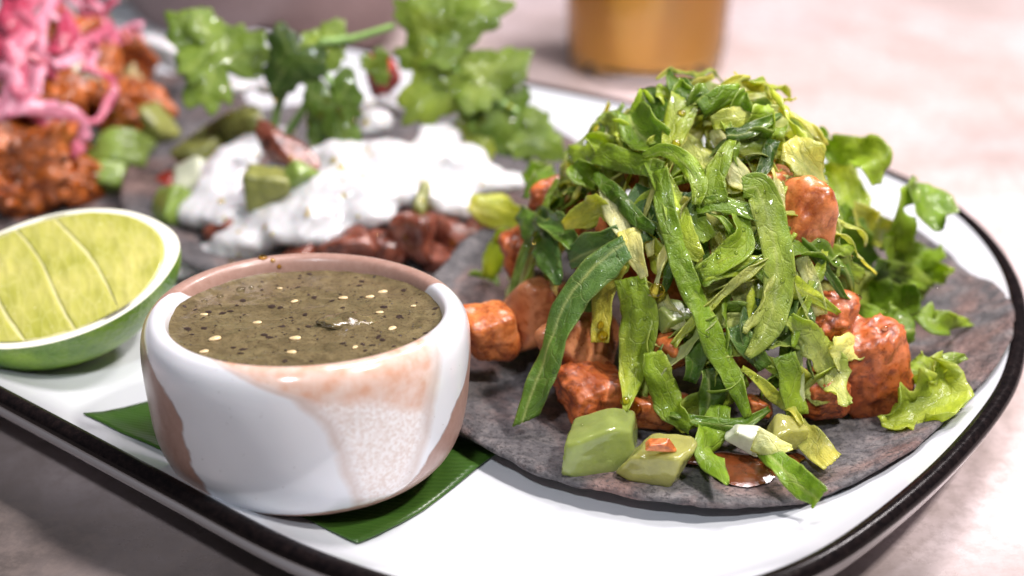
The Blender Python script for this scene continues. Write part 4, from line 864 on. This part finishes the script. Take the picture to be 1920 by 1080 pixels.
DICE = [((505, 355), (.55, .45, .5), MT_OLIVE, 'olive dice on the left of the crema', D2, .3), ((560, 328), (.38, .35, .4), MT_GREEN, 'bright green dice beside the olive one on the crema', D2, .35), ((790, 385), (.55, .2, .55), MT_OLIVE, 'olive tomatillo slice tucked in the crema', D2, .25),
        ((325, 400), (.60, .55, .60), MT_GREEN, 'round green dice right above the lime', D2, .3), ((450, 235), (.8, .6, .5), MT_OLIVE, 'dull green piece between the left taco and the crema', D2, .25), ((385, 285), (.6, .55, .5), MT_OLIVE, 'pale olive dice left of the crema', D2, .2),
        ((370, 340), (.5, .5, .4), MT_ONION, 'whitish onion dice left of the crema', D2, .15), ((320, 345), (.3, .3, .3), MT_REDDICE, 'small red dice on the edge of the left tortilla', D2, .2),
        ((225, 285), (.75, .6, .65), MT_GREEN, 'green dice at the right foot of the orange meat', D3, .3), ((290, 250), (.65, .55, .6), MT_OLIVE, 'yellow-green dice right of the ringed onion', D3, .3), ((205, 330), (.6, .5, .5), MT_GREEN, 'lower green dice beside the front orange meat lump', D3, .2),
        ((238, 130), (.55, .5, .8), MT_CREAMDICE, 'cream coloured dice on the left taco', D3, .4), ((130, 140), (.5, .45, .6), MT_ONION, 'white dice left of the onion ring', D3, .5), ((180, 55), (.5, .4, .4), MT_OLIVE, 'olive dice under the upper pickled onions', D3, .4)]
for k, ((x, y), sz, mt, lab, D, of) in enumerate(DICE):
    o = chunk('vegetable_dice', D.hit(x, y, of), sz, (k*31 % 50, k*19 % 40, k*47), mt, 70+k, box=4.5, rough=.10, fine=.02, cuts=3); tag(o, lab, 'vegetable', 'diced vegetables on the two rear tacos')

# ------------------------------------------------------------------ left taco: orange meat and pickled onions
PORK = [((60, 310), (1.3, 1.0, 1.0), 'front orange meat lump of the left taco'), ((150, 330), (.75, .7, .8), 'orange meat lump behind the lime, right of the front one'), ((20, 270), (1.0, .9, .8), 'orange meat lump at the left frame edge'),
        ((115, 260), (.8, .7, .7), 'orange meat lump under the sweeping pink onions'), ((250, 190), (.75, .7, 1.0), 'orange meat piece at the right of the left taco'), ((185, 170), (.8, .7, .8), 'dark orange meat seen through the onion ring'),
        ((255, 105), (.5, .5, .9), 'orange meat edge beside the cream dice'), ((100, 190), (1.2, 1.0, 1.0), 'orange meat deep under the onions'), ((30, 360), (.9, .6, .4), 'low orange meat piece just above the lime'), ((225, 235), (.6, .6, .5), 'small orange meat piece above the green dice'),
        ((60, 110), (1.6, 1.4, 1.3), 'large meat lump buried at the back of the left taco')]
for k, ((x, y), sz, lab) in enumerate(PORK):
    o = chunk('pork_piece', D3.hit(x, y, -.35), sz, (k*13 % 40, k*29 % 40, k*53), MT_PORK, 90+k, box=1.6, rough=.35, fine=.07, sub=5, fibre=.35, cuts=4); tag(o, lab, 'meat', 'orange meat of the left taco')
ONI = [([(60, -20), (40, 60), (30, 140), (60, 215)], 50, MT_ON1, 'pink onion strip hanging at the left frame edge'), ([(110, -20), (75, 40), (62, 120), (66, 180)], 44, MT_ON3, 'pale pink onion strip hanging left of the white dice'),
       ([(-20, 190), (50, 195), (110, 235), (150, 290)], 56, MT_ON1, 'wide pink onion strip sweeping down over the front meat'), ([(10, 215), (70, 205), (130, 215), (165, 262)], 40, MT_ON3, 'second pink onion strip sweeping over the front meat'),
       ([(120, 20), (150, 70), (200, 80), (265, 62)], 42, MT_ON1, 'pink onion strip lying level at the top right'), ([(145, 85), (190, 70), (240, 50), (268, 50)], 30, MT_ON3, 'pale onion strip below the level one'),
       ([(70, -20), (110, 10), (130, 60), (100, 100)], 50, MT_ON2, 'deep red onion strip at the top'), ([(10, 10), (20, 50), (70, 90), (90, 130)], 46, MT_ON2, 'deep red onion strip behind the hanging pink ones'),
       ([(150, 228), (190, 222), (212, 190), (205, 150), (175, 126), (150, 130)], 20, MT_ON1, 'pink onion ring standing on the left taco'), ([(160, -10), (190, 20), (200, 55), (165, 75)], 30, MT_ON1, 'curved onion strip above the level pink one'),
       ([(0, 120), (25, 150), (20, 190), (-10, 220)], 50, MT_ON3, 'pale onion strip bending out at the left frame edge'), ([(-10, 40), (10, 90), (5, 150)], 46, MT_ON1, 'pink onion strip right at the left frame edge'), ([(90, 100), (140, 90), (175, 100)], 30, MT_ON2, 'small deep red onion strip in the middle')]
rng = random.Random(4)
for k in range(16):
    x, y = rng.uniform(-10, 190), rng.uniform(-15, 130); a = rng.uniform(0, 2*PI); L = rng.uniform(50, 90); bd = rng.uniform(-35, 35)
    ONI.append(([(x-L*math.cos(a)*.6, y-L*math.sin(a)*.5), (x+bd*math.sin(a)*.5, y-bd*math.cos(a)*.5), (x+bd*math.sin(a), y-bd*math.cos(a)+8), (x+L*math.cos(a)*.6, y+L*math.sin(a)*.5)], rng.uniform(24, 44), (MT_ON1, MT_ON3, MT_ON2)[k % 3], f'thin {("pink", "pale pink", "deep red")[k % 3]} pickled onion strand in the tangle on the left taco'))
for k, (pth, w, mt, lab) in enumerate(ONI):
    pts = [D3.hit(x, y, 1.15 + .2*math.sin(k*2+i)) for i, (x, y) in enumerate(pth)]
    o = ribbon('pickled_onion_strip', pts, [px_to_cm(pts[0], w)*q for q in (.4, .72, .68, .5)], 'pale', 'pale', mat=mt, seed=200+k, thick=.11, curl=.8, kink=.2, nrm=lambda p: (D3.normal(p)+TOCAM).normalized(), ruffle=.04, nw=9)
    o.modifiers[0].use_rim = True; tag(recenter(o), lab, 'onion', 'pickled onions on the left taco')

# ------------------------------------------------------------------ herb sprigs
def herb_outline(th, lobes, teeth, depth, seed):
    """radius of a lobed, toothed leaf; angle 0 is the tip, pi the stalk"""
    a = abs(th)/PI
    r = 1.0-.22*a
    r *= 1-depth*.5*(1-math.cos(lobes*th))*(.6+.4*math.cos(th*.5))
    r *= 1-.16*abs(fbm((2.6*math.cos(th), 2.6*math.sin(th), seed), 1.5, 2, seed)) - .15*(1-math.cos(teeth*th+1.5*math.sin(3*th+seed)))*.5
    if a > .86: r *= 1-.75*((a-.86)/.14)
    return r
def herb_leaf(name, c, ax, nrm_, size, ca, cb, parent, seed, asp=.85, bendy=.3, lobes=3, teeth=11, depth=.36):
    ax = ax.normalized(); nn = (nrm_-ax*nrm_.dot(ax)).normalized(); sd = ax.cross(nn)
    na, nr = 110, 14; v = []; col = []; uv = []; A, B = np.array(PAL.get(ca, ca))*.66, np.array(PAL.get(cb, cb))*.66
    for i in range(nr+1):
        for k in range(na):
            th = -PI+2*PI*k/na; q = i/nr; r = size*herb_outline(th, lobes, teeth, depth, seed)*q
            u, w = r*math.cos(th), r*math.sin(th)*asp
            z = -bendy*(u*u+w*w*.6)/size*.6 + .05*size*math.cos(lobes*th)*q*q + .08*size*fbm((u/size, w/size, seed), 1.6, 3, seed)
            v.append(c+ax*u+sd*w+nn*z)
            vn = math.exp(-((math.sin(lobes*th/2))/.10)**2)*.45*(1-q*.6)
            cc = (A*(1-q)+B*q)*(1+.2*fbm((u, w, seed), 1.2, 3, seed)); cc = cc*(1-vn)+np.array((.45, .55, .2))*vn
            col.append((*np.clip(cc, .004, .9), 1)); uv.append((u+seed*2.3, w))
    o = mesh_obj(name, v, grid_faces(nr+1, na, wrap_v=True), MT_CIL, parent, col=col, uv=uv)
    md = o.modifiers.new('thick', 'SOLIDIFY'); md.thickness = .03; md.offset = 0; return o
def tube(name, pts, r0, r1, mat, parent, n=10):
    path = catmull(pts, 26); v = []
    for i, p in enumerate(path):
        T = (path[min(i+1, 25)]-path[max(i-1, 0)]).normalized(); a = T.cross(Vector((.3, .9, .2))).normalized(); b_ = T.cross(a); r = r0+(r1-r0)*i/25
        for k in range(n): t = 2*PI*k/n; v.append(p+a*r*math.cos(t)+b_*r*math.sin(t))
    f = grid_faces(26, n, wrap_v=True)+[tuple(range(n)), tuple(25*n+i for i in range(n))]
    return mesh_obj(name, v, f, mat, parent)
def sprig(label, stems, leaves, base):
    t = thing('cilantro_sprig', label, 'cilantro', base, group='herb sprigs on the middle taco'); b0 = Vector(base)
    for k, pts in enumerate(stems): tube('stem', [aty(x, y, Y)-b0 for x, y, Y in pts], .13, .09, MT_STEM, t)
    for k, (cx, cy, Y, tx, ty, tilt, size, ca, cb, asp, bend, seed) in enumerate(leaves):
        c = aty(cx, cy, Y); tip = aty(tx, ty, Y+tilt); ax = (tip-c)
        nn = Vector((.15*math.sin(seed*3), -.8, .6+.25*math.cos(seed*5)))
        herb_leaf('leaf', c-b0, ax, nn, ax.length if size is None else size, ca, cb, t, seed, asp, bend)
    return t
sprig('green cilantro sprig standing on the crema, large leaf reaching left', 
      [[(510, 260, 4.6), (525, 190, 4.5), (570, 120, 4.4), (600, 80, 4.4)], [(600, 80, 4.4), (660, 72, 4.6), (740, 48, 4.9)], [(570, 120, 4.4), (600, 130, 4.2), (625, 160, 4.0)], [(540, 250, 4.5), (575, 190, 4.5), (590, 110, 4.4)]],
      [(408, 112, 4.8, 330, 25, .6, 2.0, 'green', 'green', .95, .15, 1), (395, 90, 4.9, 470, 110, .2, 1.45, 'green', 'green', 1.0, .2, 6),
       (548, 110, 4.2, 500, 180, -.3, 1.25, 'mid', 'dark', 1.0, .35, 2), (610, 85, 4.5, 640, 40, .4, .95, 'light', 'green', 1.0, .3, 3),
       (628, 200, 3.7, 655, 300, -.6, 1.75, 'mid', 'mid', .62, .35, 4), (600, 205, 3.8, 585, 290, -.3, 1.3, 'teal', 'mid', .5, .3, 5), (705, 120, 4.4, 730, 175, -.2, .7, 'light', 'green', .8, .3, 7)], (-5.5, 4.6, 2.6))
sprig('green cilantro sprig on the right of the crema, leaves spreading right',
      [[(900, 330, 4.4), (895, 240, 4.6), (860, 140, 4.9), (800, 70, 5.2)], [(880, 190, 4.8), (930, 190, 4.6), (970, 210, 4.5)]],
      [(838, 48, 5.3, 930, 10, .2, 2.0, 'green', 'green', .75, .2, 11), (800, 50, 5.3, 760, 20, .2, 1.2, 'light', 'green', .9, .2, 12), (835, 150, 4.7, 770, 215, -.5, 1.75, 'green', 'light', .95, .3, 13), (900, 140, 4.8, 985, 110, .3, 1.7, 'light', 'green', .85, .25, 14),
       (940, 215, 4.5, 985, 290, -.4, 1.6, 'green', 'mid', .9, .3, 15), (1000, 255, 4.3, 1050, 290, -.3, 1.15, 'green', 'green', .95, .3, 16), (905, 245, 4.3, 900, 310, -.6, 1.1, 'light', 'lime', .9, .3, 17), (815, 110, 5.0, 755, 100, .1, 1.2, 'light', 'green', .9, .3, 18)], (-.9, 4.5, 2.6))
# scraps of lettuce at the right front of the crema
for k, (pth, w, a, b_, lab) in enumerate([([(880, 380), (930, 395), (985, 410)], [30, 62, 30], 'yellow', 'lime', 'pale yellow lettuce scrap between crema and lettuce heap'), ([(985, 345), (1010, 330), (1040, 320)], [30, 46, 20], 'green', 'mid', 'green lettuce scrap above the dark orange meat'),
                                       ([(868, 550), (895, 540), (935, 528)], [20, 60, 20], 'mid', 'green', 'small bright green leaf behind the right rim of the cup'), ([(915, 520), (935, 470), (950, 430)], [24, 40, 20], 'lime', 'light', 'light leaf scrap behind the left meat cubes')]):
    pts = [aty(x, y, -1.2 if k > 1 else .6) for x, y in pth]; o = ribbon('lettuce_leaf', pts, [px_to_cm(pts[0], q)*1.2 for q in w], a, b_, seed=240+k, ruffle=.12, tooth=.3, curl=.3); tag(recenter(o), lab, 'lettuce')

# ------------------------------------------------------------------ oil and juice drops
bpy.context.view_layer.update()
def drops(name, spots, mat, label, cat):
    v = []; f = []; vs, fs = ico(3)
    dg = bpy.context.evaluated_depsgraph_get()
    for (x, y, r, st) in spots:
        d = ray(x, y).normalized(); ok, loc, nn, *_ = S.ray_cast(dg, CAM, d)
        if not ok: continue
        if nn.dot(d) > 0: nn = -nn
        q = nn.to_track_quat('Z', 'Y').to_matrix(); b = len(v)
        v += [loc+q@Vector((p.x*r, p.y*r, p.z*r*.6))+Vector((0, 0, -st*r*max(0, -p.y))) for p in vs]; f += [tuple(i+b for i in t) for t in fs]
    o = mesh_obj(name, v, f, mat); return tag(o, label, cat, kind='stuff')
rng = random.Random(21); sp = []
for k in range(110):
    x, y = rng.gauss(1290, 150), rng.gauss(480, 170)
    if 980 < x < 1580 and 160 < y < 860: sp.append((x, y, rng.choice([.03, .04, .05]), 0))
for k in range(16): sp.append((rng.uniform(1560, 1780), rng.uniform(300, 620), rng.choice([.04, .06, .08]), 0))
drops('juice_drops', sp, MT_WATERDROP, 'clear droplets scattered over the lettuce heap', 'droplets')
sp = [(1006, 452, .14, 0), (1003, 440, .10, 0), (1190, 766, .17, 0), (1130, 630, .12, 0), (1126, 610, .09, 0), (1232, 545, .16, 0), (1240, 520, .12, 0), (1228, 560, .1, 0), (1414, 306, .13, 0), (1172, 752, .1, 0), (1268, 270, .1, 0), (1278, 212, .09, 0)]
drops('oil_drops', sp, MT_OIL, 'golden oil drops hanging on the lettuce strips', 'oil')
rng = random.Random(8)
sp = [(rng.uniform(380, 960), rng.uniform(180, 500), rng.choice([.05, .07, .1]), 0) for k in range(60)]
drops('oil_beads', sp, MT_OIL, 'oil beads scattered on the crema and brown filling', 'oil')
